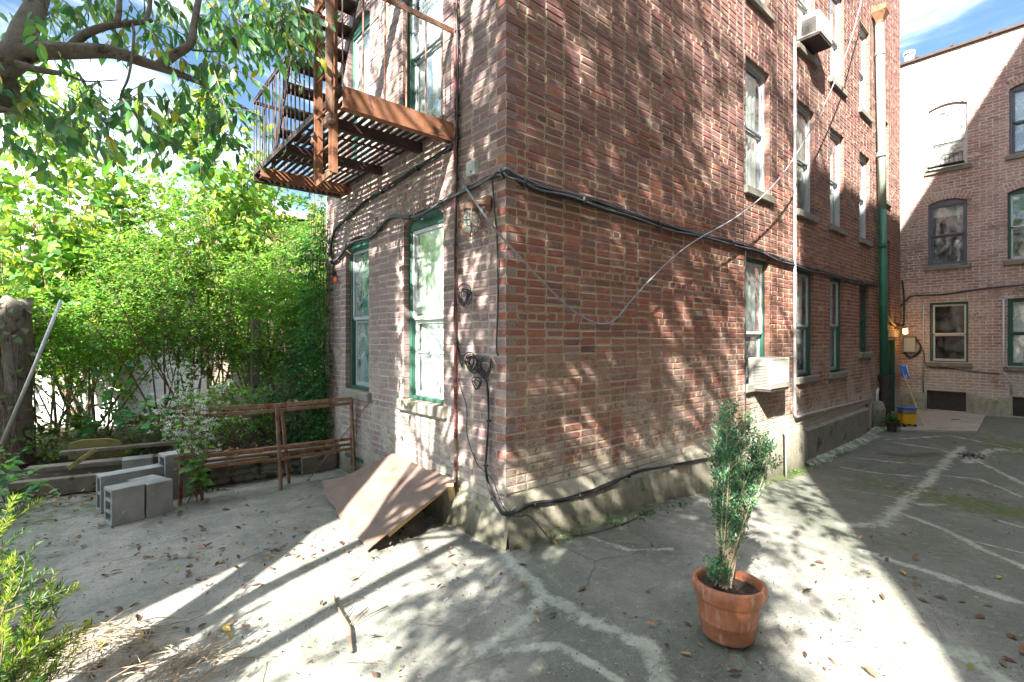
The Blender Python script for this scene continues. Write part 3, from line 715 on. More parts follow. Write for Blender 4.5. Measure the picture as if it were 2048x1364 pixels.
# plinth: near part (rounded mossy render) and far part (crisp concrete)
def plinth():
    mb = MB(); N = 70; rndp = random.Random(3); prof = []
    for i in range(N+1):
        x = -.045+(6.12+.045)*i/N; g = float(gz(x, 0)); top = .34-.035*x+.03*sin(x*2.3)+.012*rndp.random()
        if x > 1.6: top += .04*min(1, (x-1.6))
        dpt = .055+.012*sin(x*3.1)+.006*rndp.random()
        row = [(x, .06, top+.05), (x, -PR-.004, top+.035+.01*rndp.random()), (x, -dpt*.75, top-.015), (x, -dpt-.012, top-.06), (x, -dpt-.02, (top+g)/2), (x, -dpt-.035, g+.03), (x, -dpt-.06, g-.12)]
        prof.append(row)
    vs = [p for r in prof for p in r]; m = 7; F = [(i*m+j, (i+1)*m+j, (i+1)*m+j+1, i*m+j+1) for i in range(N) for j in range(m-1)]
    mb.add(vs, F)
    # return along left face
    N2 = 40; prof = []
    for i in range(N2+1):
        y = -.075+(YE+.0)*i/N2; top = .27+.02*sin(y*3)+.01*rndp.random(); d = .035
        row = [(.05, y, top+.05), (-PR-.004, y, top+.03), (-d, y, top-.02), (-d-.01, y, top/2), (-d-.03, y, .02), (-d-.08, y, -.12)]
        prof.append(row)
    vs = [p for r in prof for p in r]; m = 6; F = [(i*m+j, i*m+j+1, (i+1)*m+j+1, (i+1)*m+j) for i in range(N2) for j in range(m-1)]
    mb.add(vs, F)
    mb.add([(-.045, -.075, -.1), (-.045, -.055, .29), (.02, .02, .33), (-.035, 0, .25), (-.06, 0, -.1)], [(0, 1, 2, 3, 4)])
    o = mb.build('plinth', M['plinth'], BLD); auto_smooth(o, 50)
    mb = MB(); x0, x1 = 6.125, 9.55
    vs = []
    for i in range(25):
        x = x0+(x1-x0)*i/24; t = .15+.03*(i/24)+.006*rndp.random()
        vs += [(x, .03, t+.06), (x, -.03, t+.045), (x, -.085, t), (x, -.088, -.2), (x, -.092, -.5)]
    F = [(i*5+j, (i+1)*5+j, (i+1)*5+j+1, i*5+j+1) for i in range(24) for j in range(4)]; F += [(0, 1, 2, 3, 4)[::-1], tuple(24*5+j for j in range(5))]
    mb.add(vs, F); o = mb.build('plinth', M['plinth2'], BLD); auto_smooth(o, 40)
    # ragged sloped render fillet at its foot
    mb = MB(); vs = []
    for i in range(91):
        x = 6.0+(10.3-6.0)*i/90; g = float(gz(x, -.2)); wv = .08+.09*rndp.random()+.04*sin(x*5)
        vs += [(x, -.08, g+.05+.03*rndp.random()), (x, -.10-wv*.5, g+.022+.02*rndp.random()), (x, -.12-wv, g-.012)]
    F = [(i*3+j, (i+1)*3+j, (i+1)*3+j+1, i*3+j+1) for i in range(90) for j in range(2)]
    mb.add(vs, F); mb.build('skirting', pm('pale_green_render', (.15, .17, .13), (.26, .29, .23), 7, .9, .9, (.38, .46, .37), 5, .50, bd=.02), BLD, smooth=True)
plinth()
# dressed pier of render under the first window, concrete roll beside the downpipe
mb = MB(); mb.tube([(10.22, -.06, -.3), (10.22, -.06, .12), (10.22, -.05, .26), (10.22, -.03, .3)], [.15, .15, .12, .03], 16); mb.build('pier', M['plinth2'], BLD, smooth=True)
# windows, right face
for key, o in opsR.items():
    if key in ('s1', 's2'): window('R', 0, o, BLD, 'green', 'alum', 'glass', 'curtain', (0, 1)); continue
    ri, ci = key
    if ri == 0:
        if ci == 0: window('R', 0, o, BLD, 'green', 'white', 'glassh', 'curtain', (.42, 1), sill=True, meet=.40)
        elif ci == 1: window('R', 0, o, BLD, 'green', 'alum', 'glass', 'curtain', (.30, 1), meet=.48)
        elif ci == 2: window('R', 0, o, BLD, 'green', 'alum', 'glass', 'teal', (0, .9), meet=.5)
        else: window('R', 0, o, BLD, 'green', 'green', 'glassd', None)
    elif ri == 1: window('R', 0, o, BLD, 'white', 'alum', 'glass', ('curtain', 'beige', 'curtain', 'curtain')[ci], (.0 if ci != 1 else .35, 1), meet=.5)
    else: window('R', 0, o, BLD, 'white', 'white', 'glass', 'curtain', (.2, 1))
# windows, left face
window('L', 0, opsL['n1'], BLD, 'green', 'white', 'glassh', 'curtain', (0, 1), meet=.47, screen=True)
window('L', 0, opsL['f1'], BLD, 'green', 'alum', 'glassh', 'teal', (0, 1), meet=.5)
for k in ('n2', 'f2', 'n3', 'f3'): window('L', 0, opsL[k], BLD, 'green', 'alum', 'glassh', 'curtain', (0, 1), meet=.5)
# door
dm = MB(); dm.box((11.675, .13, .74), (.78, .045, 1.7), bev=.004)
for (zc, h) in ((.2, .42), (.75, .42), (1.28, .42)): dm.box((11.675, .104, zc), (.5, .012, h), bev=.004)
door = dm.build('door', M['green'], BLD)
dk = MB(); dk.ball((11.36, .06, .75), .03, 6); dk.build('handle', M['galv'], door, smooth=True)
dj = MB()
for a in (11.27, 12.08): dj.box((a, .06, .74), (.05, .1, 1.72), bev=.003)
dj.box((11.675, .06, 1.595), (.76, .1, .05), bev=.003); dj.build('door_frame', M['green'], BLD)
mb = MB(); mb.box((11.67, -.02, 1.72), (1.1, .06, .16), bev=.006); mb.build('lintel', M['plinth2'], BLD)
mb = MB(); mb.box((9.78, .2, 0), (.5, .3, .75)); mb.build('cellar_recess', M['room'], BLD)
# green basement vent low on the left face
mb = MB(); mb.box((-.02, 2.72, .2), (.06, .5, .05), bev=.004); mb.box((-.02, 2.72, .02), (.03, .42, .3), bev=.004); mb.build('basement_vent', M['green'], BLD)

# ---------------------------------------------------------------- far brick building (across the end)
FAR = thing('brick_building', 'lower pinkish brick building closing the far end of the yard', 'building')
XF = 13.0
FO = [Op(-1.16, -.46, 5.66, 7.18, .09, 2), Op(-1.16, -.46, 3.36, 4.92, .09, 2), Op(-1.18, -.49, 1.05, 2.47, 0., 1),
      Op(-2.65, -1.85, 5.66, 7.2, .09, 2), Op(-2.65, -1.82, 3.34, 4.92, .09, 2), Op(-2.65, -1.82, 1.0, 2.5, 0., 1), Op(-1.14, -.43, -.10, .36, 0., 1), Op(-2.7, -1.9, -.10, .35, 0., 1),
      Op(-5.1, -4.3, 1.05, 2.47, 0., 1), Op(-5.1, -4.3, 3.36, 4.92, .09, 2), Op(-5.1, -4.3, 5.66, 7.18, .09, 2)]
brick_face('L', XF, -7.5, 3.0, -.22, 8.42, FO, PAL_F, [M['brick_f'], M['mortar_f']], name='wall', parent=FAR)
mb = MB()
for q in ([(XF, -7.5, -.3), (XF+8, -7.5, -.3), (XF+8, -7.5, 8.42), (XF, -7.5, 8.42)], [(XF, 3, -.3), (XF+8, 3, -.3), (XF+8, 3, 8.42), (XF, 3, 8.42)], [(XF, -7.5, 8.42), (XF+8, -7.5, 8.42), (XF+8, 3, 8.42), (XF, 3, 8.42)]): mb.add(q, [(0, 1, 2, 3)])
mb.build('side_wall', M['mortar_f'], FAR)
mb = MB(); mb.box((XF-.01, -2.25, 8.445), (.12, 10.6, .07), bev=.01)
for y in (-.25, -.9, -1.55): mb.box((XF-.06, y, 8.50), (.05, .05, .05))
mb.build('coping', M['roofing'], FAR)
mb = MB(); mb.tube([(XF+.35, -.03, 8.4), (XF+.35, -.03, 8.80)], .10, 14); mb.tube([(XF+.35, -.03, 8.80), (XF+.35, -.03, 8.86)], .13, 14); mb.build('roof_vent', M['galv'], FAR, smooth=False)
window('L', XF, FO[0], FAR, 'white', 'white', 'glassh', 'curtain', (.45, 1), meet=.45)
window('L', XF, FO[1], FAR, 'greyfr', 'greyfr', 'glass', 'curtain', (.82, 1), meet=.5)
window('L', XF, FO[2], FAR, 'green', 'white', 'glassd', None, meet=.48)
window('L', XF, FO[3], FAR, 'greyfr', 'greyfr', 'glass', 'curtain', (.5, 1))
window('L', XF, FO[4], FAR, 'green', 'white', 'glass', None); window('L', XF, FO[5], FAR, 'green', 'green', 'glassh', 'curtain', (0, 1), panes=2)
for o in FO[8:]: window('L', XF, o, FAR, 'green', 'white', 'glass', None)
for o in FO[6:8]:
    mb = MB(); mb.box((XF+.07, (o.u0+o.u1)/2, (o.z0+o.z1)/2), (.03, o.u1-o.u0, o.z1-o.z0)); mb.box((XF+.045, (o.u0+o.u1)/2, o.z1-.03), (.04, o.u1-o.u0, .04)); mb.box((XF+.045, o.u0+.03, .13), (.04, .04, .46)); mb.box((XF+.045, o.u1-.03, .13), (.04, .04, .46)); mb.build('basement_shutter', M['cast'], FAR)
# rough rendered footing of the far wall
def footing(y0, y1):
    mb = MB(); N = 24; r = random.Random(int(y0*10)); vs = []
    for i in range(N+1):
        y = y0+(y1-y0)*i/N; t = .26+.05*sin(y*9)+.03*r.random()
        vs += [(XF+.01, y, t+.03), (XF-.02, y, t), (XF-.035-.015*r.random(), y, .1), (XF-.06-.03*r.random(), y, -.08), (XF-.12, y, -.25)]
    mb.add(vs, [(i*5+j, i*5+j+1, (i+1)*5+j+1, (i+1)*5+j) for i in range(N) for j in range(4)]); mb.build('footing', M['plinth'], FAR, smooth=True)
footing(-1.9, -1.15); footing(-.43, .6); footing(-4.3, -2.7)

# ---------------------------------------------------------------- neighbours that close the court outside the frame
def plain_building(name, x0, x1, y0, y1, H, label, mat, wins=()):
    r = thing(name, label, 'building'); mb = MB()
    mb.box(((x0+x1)/2, (y0+y1)/2, H/2-.2), (x1-x0, y1-y0, H+.4)); mb.build('wall', mat, r)
    c = MB(); c.box(((x0+x1)/2, (y0+y1)/2, H+.05), (x1-x0+.04, y1-y0+.04, .1)); c.build('coping', M['roofing'], r)
    g = MB(); p = MB()
    for (axis, pos, u, z) in wins:
        if axis == 'y': g.box((u, pos, z), (1.0, .06, 1.7)); p.box((u, pos+.035, z), (.84, .02, 1.54))
        else: g.box((pos, u, z), (.06, 1., 1.7)); p.box((pos+.035, u, z), (.02, .84, 1.54))
    if wins: w_ = g.build('window', M['white'], r); p.build('pane', M['glassd'], w_)
    return r
M['bw'] = brick_mat('neighbour_brick_surface', .5, moss=False)
def proc_brick():
    n = NT('neighbour_brick'); P = n.co()
    s = n.n('ShaderNodeSeparateXYZ', inp={0: P}); c = n.n('ShaderNodeCombineXYZ', inp={0: n.math('ADD', s.outputs[0], s.outputs[1]), 1: s.outputs[2], 2: 0.})
    b = n.n('ShaderNodeTexBrick', inp={'Vector': c.outputs[0], 'Scale': 1., 'Brick Width': .215, 'Row Height': .0677, 'Mortar Size': .006, 'Color1': (.42, .33, .27, 1), 'Color2': (.36, .28, .24, 1), 'Mortar': (.5, .46, .4, 1)})
    return n.end(n.bsdf(b.outputs[0], .9, 0, n.bump(b.outputs[1], .4, .01), .2))
M['pbrick'] = proc_brick()
YB = -2.82+.466*(-6)
plain_building('brick_building', -6, 24, YB-9, YB, 14.4, 'tall plain brick block along the right side of the court', M['pbrick'], [('y', YB, x, z) for x in (1, 4, 7, 10) for z in (2, 5, 8, 11)])
plain_building('brick_building', -15, -6, -1.04, 2.0, 7.4, 'low brick outbuilding beside the cherry tree', M['pbrick'], [('x', -6, .5, 3)])

# ================================================================== FIRE ESCAPE
FE = thing('fire_escape', 'rusty iron fire escape balcony with stair and drop ladder on the narrow brick face', 'fire escape')
def fire_escape():
    X0, X1, Y0, Y1, ZP = -1.0, -.012, .70, 3.22, 3.47
    mb = MB(); n = 15
    for i in range(n):
        x = X1-.03-(X1-X0-.07)*i/(n-1); mb.box((x, (Y0+Y1)/2, ZP+.012+random.gauss(0, .002)), (.036, Y1-Y0-.03, .010))
    for y in (1.0, 1.63, 2.5): mb.box(((X0+X1)/2, y, ZP+.002), (X1-X0-.04, .035, .008))
    mb.build('platform', M['dark_iron'], FE)
    mb = MB(); mb.box(((X0+X1)/2, Y0, ZP-.065), (X1-X0, .012, .165), bev=.003); mb.box(((X0+X1)/2, Y0+.035, ZP-.14), (X1-X0, .06, .010)); mb.build('beam', M['rust'], FE)
    for y, h in ((1.22, .075), (2.06, .075), (2.93, .10)):
        mb = MB(); mb.box(((X0+X1)/2, y, ZP-.005-h/2), (X1-X0, .012, h)); mb.box(((X0+X1)/2, y+.03, ZP-.009-h), (X1-X0, .06, .009)); mb.build('beam', M['dark_iron'] if y < 2.5 else M['rust'], FE)
    mb = MB(); mb.box(((X0+X1)/2, Y1, ZP-.045), (X1-X0, .012, .11)); mb.box(((X0+X1)/2, Y1-.03, ZP-.095), (X1-X0, .06, .009)); mb.build('beam', M['dark_iron'], FE)
    mb = MB(); mb.box((X0+.005, (Y0+Y1)/2, ZP+.004), (.012, Y1-Y0, .055)); mb.build('edge_bar', M['dark_iron'], FE)
    ZR = 4.27; r = MB()
    r.box((X0, (Y0+Y1)/2, ZR), (.014, Y1-Y0, .04)); r.box((X0+.01, (Y0+Y1)/2, ZR+.02), (.04, Y1-Y0, .008))
    k = int((Y1-Y0)/.118)
    for i in range(k+1):
        y = Y0+(Y1-Y0)*i/k
        if .7 < y < 1.15: continue
        r.tube([(X0+random.gauss(0, .003), y, ZP), (X0, y+random.gauss(0, .004), ZR)], .0065, 6)
    r.build('railing', M['dark_iron'], FE)
    r = MB(); r.box(((X0+X1)/2, Y1, ZR), (X1-X0, .014, .035))
    for i in range(1, 9): x = X0+(X1-X0)*i/9; r.tube([(x, Y1, ZP), (x, Y1, ZR)], .0065, 6)
    r.build('railing', M['dark_iron'], FE)
    r = MB(); r.box(((X0+X1)/2, Y0, ZR+.02), (X1-X0, .012, .045)); r.box(((X0+X1)/2, Y0+.018, ZR+.043), (X1-X0, .04, .008))
    for x in (-.84, -.66, -.47, -.29, -.13): r.tube([(x, Y0, ZP), (x+.004, Y0, ZR)], .0075, 6)
    r.build('railing', M['rust2'], FE)
    # stair rising towards the corner
    def sp(s): return Vector((0, 2.70-.118*s, 3.49+.19*s))
    st = MB()
    for x in (-.93, -.42):
        a, b = sp(-.3), sp(14.4); st.bar((x, a.y, a.z), (x, b.y, b.z), .012, .11)
    stair = st.build('stair', M['dark_iron'], FE)
    for i in range(14):
        p = sp(i+.35); t = MB(); t.box((-.675, p.y, p.z), (.50, .17, .02)); t.box((-.675, p.y+.085, p.z-.012), (.50, .008, .04)); t.build('tread', M['dark_iron'], stair)
    h = MB()
    for x in (-.95,):
        a, b = sp(.6), sp(13); h.tube([(x, a.y, a.z+.7), (x, b.y, b.z+.7)], .011, 6)
        for i in (1, 5, 9, 13): q = sp(i); h.tube([(x, q.y, q.z), (x, q.y, q.z+.7)], .009, 6)
    h.build('handrail', M['dark_iron'], stair)
    # upper balcony
    mb = MB()
    for i in range(n):
        x = X1-.03-(X1-X0-.07)*i/(n-1); mb.box((x, 2.45 if x < -.38 else (Y0+Y1)/2, 6.15), (.036, 1.5 if x < -.38 else Y1-Y0, .010))
    mb.build('platform', M['dark_iron'], FE)
    mb = MB()
    for y in (Y0, 1.6, Y1): mb.box(((X0+X1)/2, y, 6.09), (X1-X0, .012, .11))
    mb.build('beam', M['dark_iron'], FE)
    mb = MB(); mb.box((X0, (Y0+Y1)/2, 6.95), (.014, Y1-Y0, .04))
    for i in range(22): y = Y0+(Y1-Y0)*i/21; mb.tube([(X0, y, 6.1), (X0, y, 6.95)], .0065, 6)
    mb.build('railing', M['dark_iron'], FE)
    # drop ladder hung on the outer edge
    lad = MB(); xl = -1.045; ya, yb = 1.10, .79
    for y, w_ in ((ya, .046), (yb, .046)):
        lad.bar((xl, y, 2.84 if y == ya else 2.86), (xl, y, 7.4), .012, w_)
        lad.box((xl+.018, y-.018, 5.1), (.036, .008, 4.5))
    lad.bar((xl-.008, ya, 2.835), (xl-.008, yb, 2.855), .012, .045)
    ladder = lad.build('ladder', [M['rust']], FE)
    for i in range(16):
        z = 3.07+.285*i; g = MB(); g.tube([(xl, ya, z), (xl, yb, z)], .010, 8); g.build('rung', M['rust'], ladder)
    g = MB(); g.bar((xl-.03, .72, 3.26), (xl-.03, .72, 7.4), .05, .010); g.bar((xl-.055, .70, 3.26), (xl-.055, .70, 7.4), .010, .05); g.build('guide_bar', M['rust2'], FE)
    g = MB(); g.box((xl-.02, .80, 3.24), (.05, .17, .065), bev=.008); g.build('bracket', M['rust2'], FE); g = MB(); g.box((xl-.02, 1.12, 3.19), (.04, .04, .06), bev=.006); g.build('bracket', M['rust2'], FE)
fire_escape()

# ================================================================== WALL FITTINGS
def smooth_path(pts, k=6):
    P = [Vector(p) for p in pts]; out = []
    for i in range(len(P)-1):
        p0 = P[max(i-1, 0)]; p1 = P[i]; p2 = P[i+1]; p3 = P[min(i+2, len(P)-1)]
        for q in range(k):
            t = q/k; out.append(.5*((2*p1)+(p2-p0)*t+(2*p0-5*p1+4*p2-p3)*t*t+(3*p1-p0-3*p2+p3)*t**3))
    out.append(P[-1]); return out
def bundle(name, pts, n, rad, r, label, cat, mat='cable', wob=.006, seed=1, group=None, ties=True, mats=None):
    rd = random.Random(seed); path = smooth_path(pts); mb = MB()
    for j in range(n):
        a = rd.random()*6.28; q = rad*math.sqrt(rd.random()); ph = rd.random()*6; fr = .3+rd.random()*.5; off = Vector((cos(a), .0, sin(a)))*q
        pp = []
        for i, p in enumerate(path):
            w_ = wob*sin(ph+i*fr); pp.append(p+Vector((off.x*.7+w_*.5, off.x*.7, off.z+w_+wob*.6*sin(i*.23+ph*2))))
        mb.m = 0 if (not mats or rd.random() < .7) else 1
        mb.tube(pp, r*(.8+.5*rd.random()), 6)
    mb.m = 0
    if ties:
        for i in range(4, len(path)-2, 9):
            t = (path[i+1]-path[i]).normalized(); mb.tube([path[i]-t*.006, path[i]+t*.006], rad+r*1.3, 8)
    o = mb.build(name, [M[mat]]+([M[m] for m in mats] if mats else []), smooth=True); tag(o, label, cat, group); return o
LX = -.035; RY = -.035
bundle('cable_bundle', [onx(1008, 350, LX), onx(985, 352, LX), onx(945, 374, LX), onx(905, 392, LX), onx(870, 412, LX), onx(830, 434, LX), onx(780, 434, LX), onx(745, 470, LX), onx(700, 488, LX), onx(672, 520, LX), onx(655, 515, LX)], 9, .020, .0055, 'sagging bundle of black cables running over the window arches', 'cables', seed=3, mats=['cableg'])
bundle('cable_bundle', [onx(914, 180, LX), onx(914, 255, LX), onx(902, 292, LX), onx(865, 318, LX), onx(820, 346, LX), onx(770, 378, LX), onx(730, 404, LX), onx(695, 436, LX), onx(668, 466, LX), onx(662, 512, LX), onx(670, 560, LX)], 6, .018, .007, 'thick black cables curving down below the fire escape to the far edge of the wall', 'cables', seed=4)
bundle('cable_bundle', [onx(1004, 352, LX)+Vector((0, 0, .0)), Vector((-.04, -.04, 2.865)), ony(1040, 360, RY), ony(1100, 382, RY), ony(1200, 410, RY), ony(1300, 444, RY), ony(1400, 470, RY), ony(1490, 493, RY), ony(1550, 516, RY), ony(1600, 533, RY), ony(1650, 545, RY), ony(1715, 563, RY), ony(1752, 569, RY)], 12, .030, .007, 'long black cable bundle strung along the wide brick face above the lower windows', 'cables', seed=5, mats=['cableg'], wob=.010)
bundle('cable_bundle', [onx(913, -40, LX), onx(916, 120, LX), onx(915, 250, LX), onx(912, 420, LX), onx(910, 520, LX), onx(910, 600, LX), onx(909, 650, LX), onx(915, 700, LX), onx(925, 728, LX)], 8, .016, .006, 'black cables strapped upright beside the red conduit', 'cables', seed=6, mats=['cableg'])
bundle('cable', [onx(984, 356, LX), onx(990, 430, LX), onx(994, 480, LX), onx(996, 600, LX), onx(993, 690, LX), onx(996, 712, LX)], 1, 0, .007, 'single black cable hanging beside the corner above the tangle', 'cable', seed=7, ties=False, wob=.002)
bundle('cable_bundle', [onx(955, 742, LX), onx(972, 762, LX), onx(977, 830, LX), onx(973, 900, LX), onx(972, 945, LX-.01), onx(984, 990, LX-.03), Vector((-.09, -.05, .30)), Vector((.0, -.10, .287)), ony(1060, 1011, -.09), ony(1120, 1001, -.09), ony(1180, 985, -.09), ony(1250, 955, -.085), ony(1290, 940, -.085), ony(1370, 928, -.085), ony(1420, 916, -.08), ony(1460, 900, -.08), ony(1500, 880, -.07)], 8, .014, .006, 'black cables dropping from the tangle, round the corner and along the plinth', 'cables', seed=8, mats=['cableg'])
bundle('cable', [onx(905, 735, LX), onx(922, 778, LX), onx(934, 820, LX), onx(934, 870, LX), onx(955, 928, -.05), onx(985, 960, -.07), Vector((-.09, -.08, .34)), Vector((.0, -.14, .27)), ony(1060, 1033, -.14), Vector((.28, -.2, .05)), gr(1115, 1066, .012), gr(1150, 1071, .012), gr(1200, 1062, .012), gr(1260, 1042, .012), gr(1300, 1020, .012)], 1, 0, .005, 'thin dark wire slanting across the corner down to the ground', 'cable', seed=9, ties=False, wob=.001)
bundle('cable', [onx(1006, 352, LX), onx(1004, 500, LX)], 1, 0, .003, 'hair-thin wire close to the corner edge', 'cable', seed=10, ties=False, wob=.001) if False else None
def coil(name, px, py, R, n, label, seed, sq=1.):
    c = onx(px, py, -.05); rd = random.Random(seed); mb = MB()
    for j in range(n):
        rr = R*(.72+.4*rd.random()); cy = c.y+rd.gauss(0, .012); cz = c.z+rd.gauss(0, .012); dx = rd.random()*.035; tl = rd.gauss(0, .4)
        pts = [(c.x-dx-.012*sin(2*a+tl), cy+rr*cos(a)*sq, cz+rr*sin(a)) for a in [2*PI*i/22 for i in range(23)]]
        mb.tube(pts, .0042, 6, False)
    o = mb.build(name, M['cable'], smooth=True); tag(o, label, 'cable coil'); return o
coil('cable_coil', 932, 594, .080, 6, 'coil of spare black cable on the wall, upper and smaller of the coils', 11, .95)
coil('cable_coil', 947, 728, .072, 8, 'left coil of the messy pair of looped cables', 12)
coil('cable_coil', 975, 733, .075, 7, 'right coil of the messy pair of looped cables, next to the corner', 13)
coil('cable_coil', 958, 765, .05, 3, 'small loose loop of cable hanging under the tangled pair', 14)
# aerial cable
def aerial():
    P = [(928, 370, 0), (965, 425, .04), (1000, 470, .05), (1045, 520, .07), (1080, 558, .09), (1130, 608, .12), (1170, 637, .14), (1205, 648, .16), (1232, 638, .18), (1262, 602, .22), (1300, 560, .28), (1350, 512, .34), (1400, 476, .40), (1470, 436, .48), (1530, 388, .55), (1575, 335, .62), (1620, 262, .70), (1660, 185, .78), (1700, 85, .88), (1722, 5, .95), (1740, -60, 1.)]
    pts = []
    for (x, y, s) in P:
        tw = -CAM.y/ray(x, y).y; pts.append(at(x, y, min(3.98+7.0*s**1.35, tw*(.972-.10*s))))
    pts[0] = onx(928, 370, -.02)
    mb = MB(); mb.tube(smooth_path(pts, 5), .0085, 8); o = mb.build('overhead_cable', pm('worn_grey_cable', (.19, .20, .22), (.28, .29, .31), 12, .6, .1), smooth=True)
    tag(o, 'loose grey cable looping down from the corner and up across the wide brick face', 'cable')
aerial()
def pipe(name, pts, r, mat, label, cat='pipe', n=10, straps=None, smooth=True, sm=False):
    t = thing(name, label, cat); mb = MB(); mb.tube(smooth_path(pts, 4) if sm else pts, r, n); mb.build('tube', M[mat], t, smooth=smooth)
    if straps:
        for p, ax in straps:
            s = MB(); s.tube([Vector(p)-Vector(ax)*.012, Vector(p)+Vector(ax)*.012], r*1.35, n); s.build('strap', M[mat], t)
    return t
pipe('conduit', [(-.03, .64, .28), (-.03, .64, 2.6), (-.03, .645, 3.3), (-.03, .64, 8)], .014, 'red', 'thin red-painted conduit standing upright on the narrow brick face', straps=[((-.03, .64, z), (0, 0, 1)) for z in (.6, 1.2, 2.5, 3.3, 4.5)])
pipe('conduit', [(5.72, -.04, 6.2), (5.72, -.04, .46), (5.76, -.04, .41), (10.0, -.04, .37)], .022, 'galv', 'grey galvanised conduit falling from the upper window and turning along the wall', straps=[((5.72, -.04, z), (0, 0, 1)) for z in (1.6, 2.6, 3.8, 5.)] + [((x, -.04, .385), (1, 0, 0)) for x in (7, 8.5)])
pipe('vent_pipe', [(10.45, -.02, .52), (10.3, -.06, .53), (10.22, -.06, .45), (10.22, -.06, .2)], .028, 'galv', 'bent pale pipe entering the round concrete pier', sm=True)
pipe('vent_pipe', [(4.95, -.20, -.35), (4.95, -.20, .46), (4.95, -.20, .465), (4.95, -.20, .50)], .018, 'galv', 'short grey standpipe under the air conditioner, beside the potted shrub')
pipe('cable', [(4.06, -.03, 2.82), (4.07, -.025, 1.6), (4.06, -.03, .35), (4.05, -.05, .22)], .010, 'cable', 'straight black cable falling left of the air conditioner window', 'cable')
pipe('cable', [(4.0, -.02, 7.5), (4.02, -.02, 5.2), (4.03, -.02, 2.85)], .005, 'cableg', 'thin grey wire on the brick left of the upper windows', 'cable')
# downpipe
DP = thing('downpipe', 'tall green rainwater downpipe with rusty hopper head', 'downpipe')
M['pipesunlit'] = pm('sun_glare_downpipe_paint', (.26, .36, .29), (.40, .46, .39), 6, .4, .2, (.16, .24, .17), 8, .62)  # sun glare on the green pipe, painted in as a paler upper section
mb = MB(); mb.tube([(10.16, -.12, 8.2), (10.38, -.12, 4.35)], .075, 14); mb.build('tube', M['pipesunlit'], DP, smooth=True)
mb = MB(); mb.tube([(10.38, -.12, 4.35), (10.52, -.12, .78)], .078, 14); mb.build('tube', M['pipegreen'], DP, smooth=True)
for z in (7.6, 5.5, 3.6, 2.35):
    x = 10.52-(z-.78)*.048; mb = MB(); mb.tube([(x, -.12, z-.04), (x, -.12, z+.04)], .088, 14); mb.build('collar', M['pipegreen' if z < 4.3 else 'pipesunlit'], DP)
mb = MB(); mb.tube([(10.55, -.13, .80), (10.58, -.13, -.25)], .105, 14); mb.tube([(10.55, -.13, .72), (10.55, -.13, .82)], .125, 14); mb.tube([(10.57, -.13, .18), (10.57, -.13, .24)], .125, 14); mb.build('boot', M['cast'], DP)
mb = MB(); mb.lathe((10.15, -.13, 8.2), [(.08, 0), (.09, .06), (.19, .22), (.19, .34), (.16, .34)], 4, rot=Matrix.Rotation(PI/4, 3, 'Z')); mb.build('hopper', M['rust'], DP)
# junction box and jar lamp on the narrow face
JB = thing('junction_box', 'small pale grey junction box on the brick above the jar lamp', 'junction box')
c = onx(945, 339, -.03); mb = MB(); mb.box(c, (.06, .115, .12), bev=.008); mb.build('casing', M['boxgrey'], JB); mb = MB(); mb.tube([c+Vector((-.034, -.02, -.03)), c+Vector((-.028, -.02, -.03))], .008, 8); mb.build('screw', M['acd'], JB)
def jar_lamp(c, lit, label, arm, k=1.):
    t = thing('wall_lamp', label, 'wall lamp'); t.location = c; t.scale = (k, k, k); c = Vector((0, 0, 0)); a = Vector(arm)
    mb = MB(); mb.lathe(c, [(.052, 0), (.055, .02), (.045, .035), (.03, .05)], 16); mb.bar(c+Vector((0, 0, .04)), c+a+Vector((0, 0, .04)), .035, .03, bev=.006); mb.build('cap', M['amber'] if lit else M['rust2'], t)
    g = MB(); g.lathe(c, [(.038, -.002), (.042, -.03), (.042, -.085), (.036, -.11), (.015, -.125)], 16); g.build('globe', M['glow'] if lit else M['lampwhite'], t, smooth=True)
    cg = MB()
    for z in (-.025, -.06, -.095): cg.tube([c+Vector((.05*cos(q), .05*sin(q), z)) for q in [2*PI*i/16 for i in range(17)]], .003, 5, False)
    for i in range(6):
        q = 2*PI*i/6; cg.tube([c+Vector((.05*cos(q), .05*sin(q), .0)), c+Vector((.05*cos(q), .05*sin(q), -.11)), c+Vector((.0, .0, -.145))], .003, 5, False)
    cg.build('cage', M['rust2'] if not lit else M['amber'], t)
    b = MB(); e = c+a+Vector((0, 0, .04)); ax = a.normalized(); b.tube([e-ax*.015, e+ax*.01], .042, 14); b.build('back_plate', M['rust'] if not lit else M['amber'], t)
    return t
lc = onx(941, 421, -.12); jar_lamp(lc, False, 'unlit caged jar lamp with rusty cap on the narrow brick face', (.075, -.075, 0), 1.45)
jar_lamp((12.02, -.20, 1.84), True, 'glowing amber lamp over the green door', (0, .18, 0))
pl = D.lights.new('amber_lamp', 'POINT'); pl.energy = 1.6; pl.color = (1, .5, .12); pl.shadow_soft_size = .05; plo = D.objects.new('amber_lamp_light', pl); COL.objects.link(plo); plo.location = (12.0, -.30, 1.76)
TG = MB(); p = onx(671, 559, -.05); TG.add([p+Vector((0, -.035, -.02)), p+Vector((-.01, .035, -.025)), p+Vector((-.012, .03, .03)), p+Vector((-.004, -.04, .028))], [(0, 1, 2, 3)]); o = TG.build('cable_tag', M['orange']); tag(o, 'bright orange tag dangling from the cables at the far edge of the wall', 'tag')
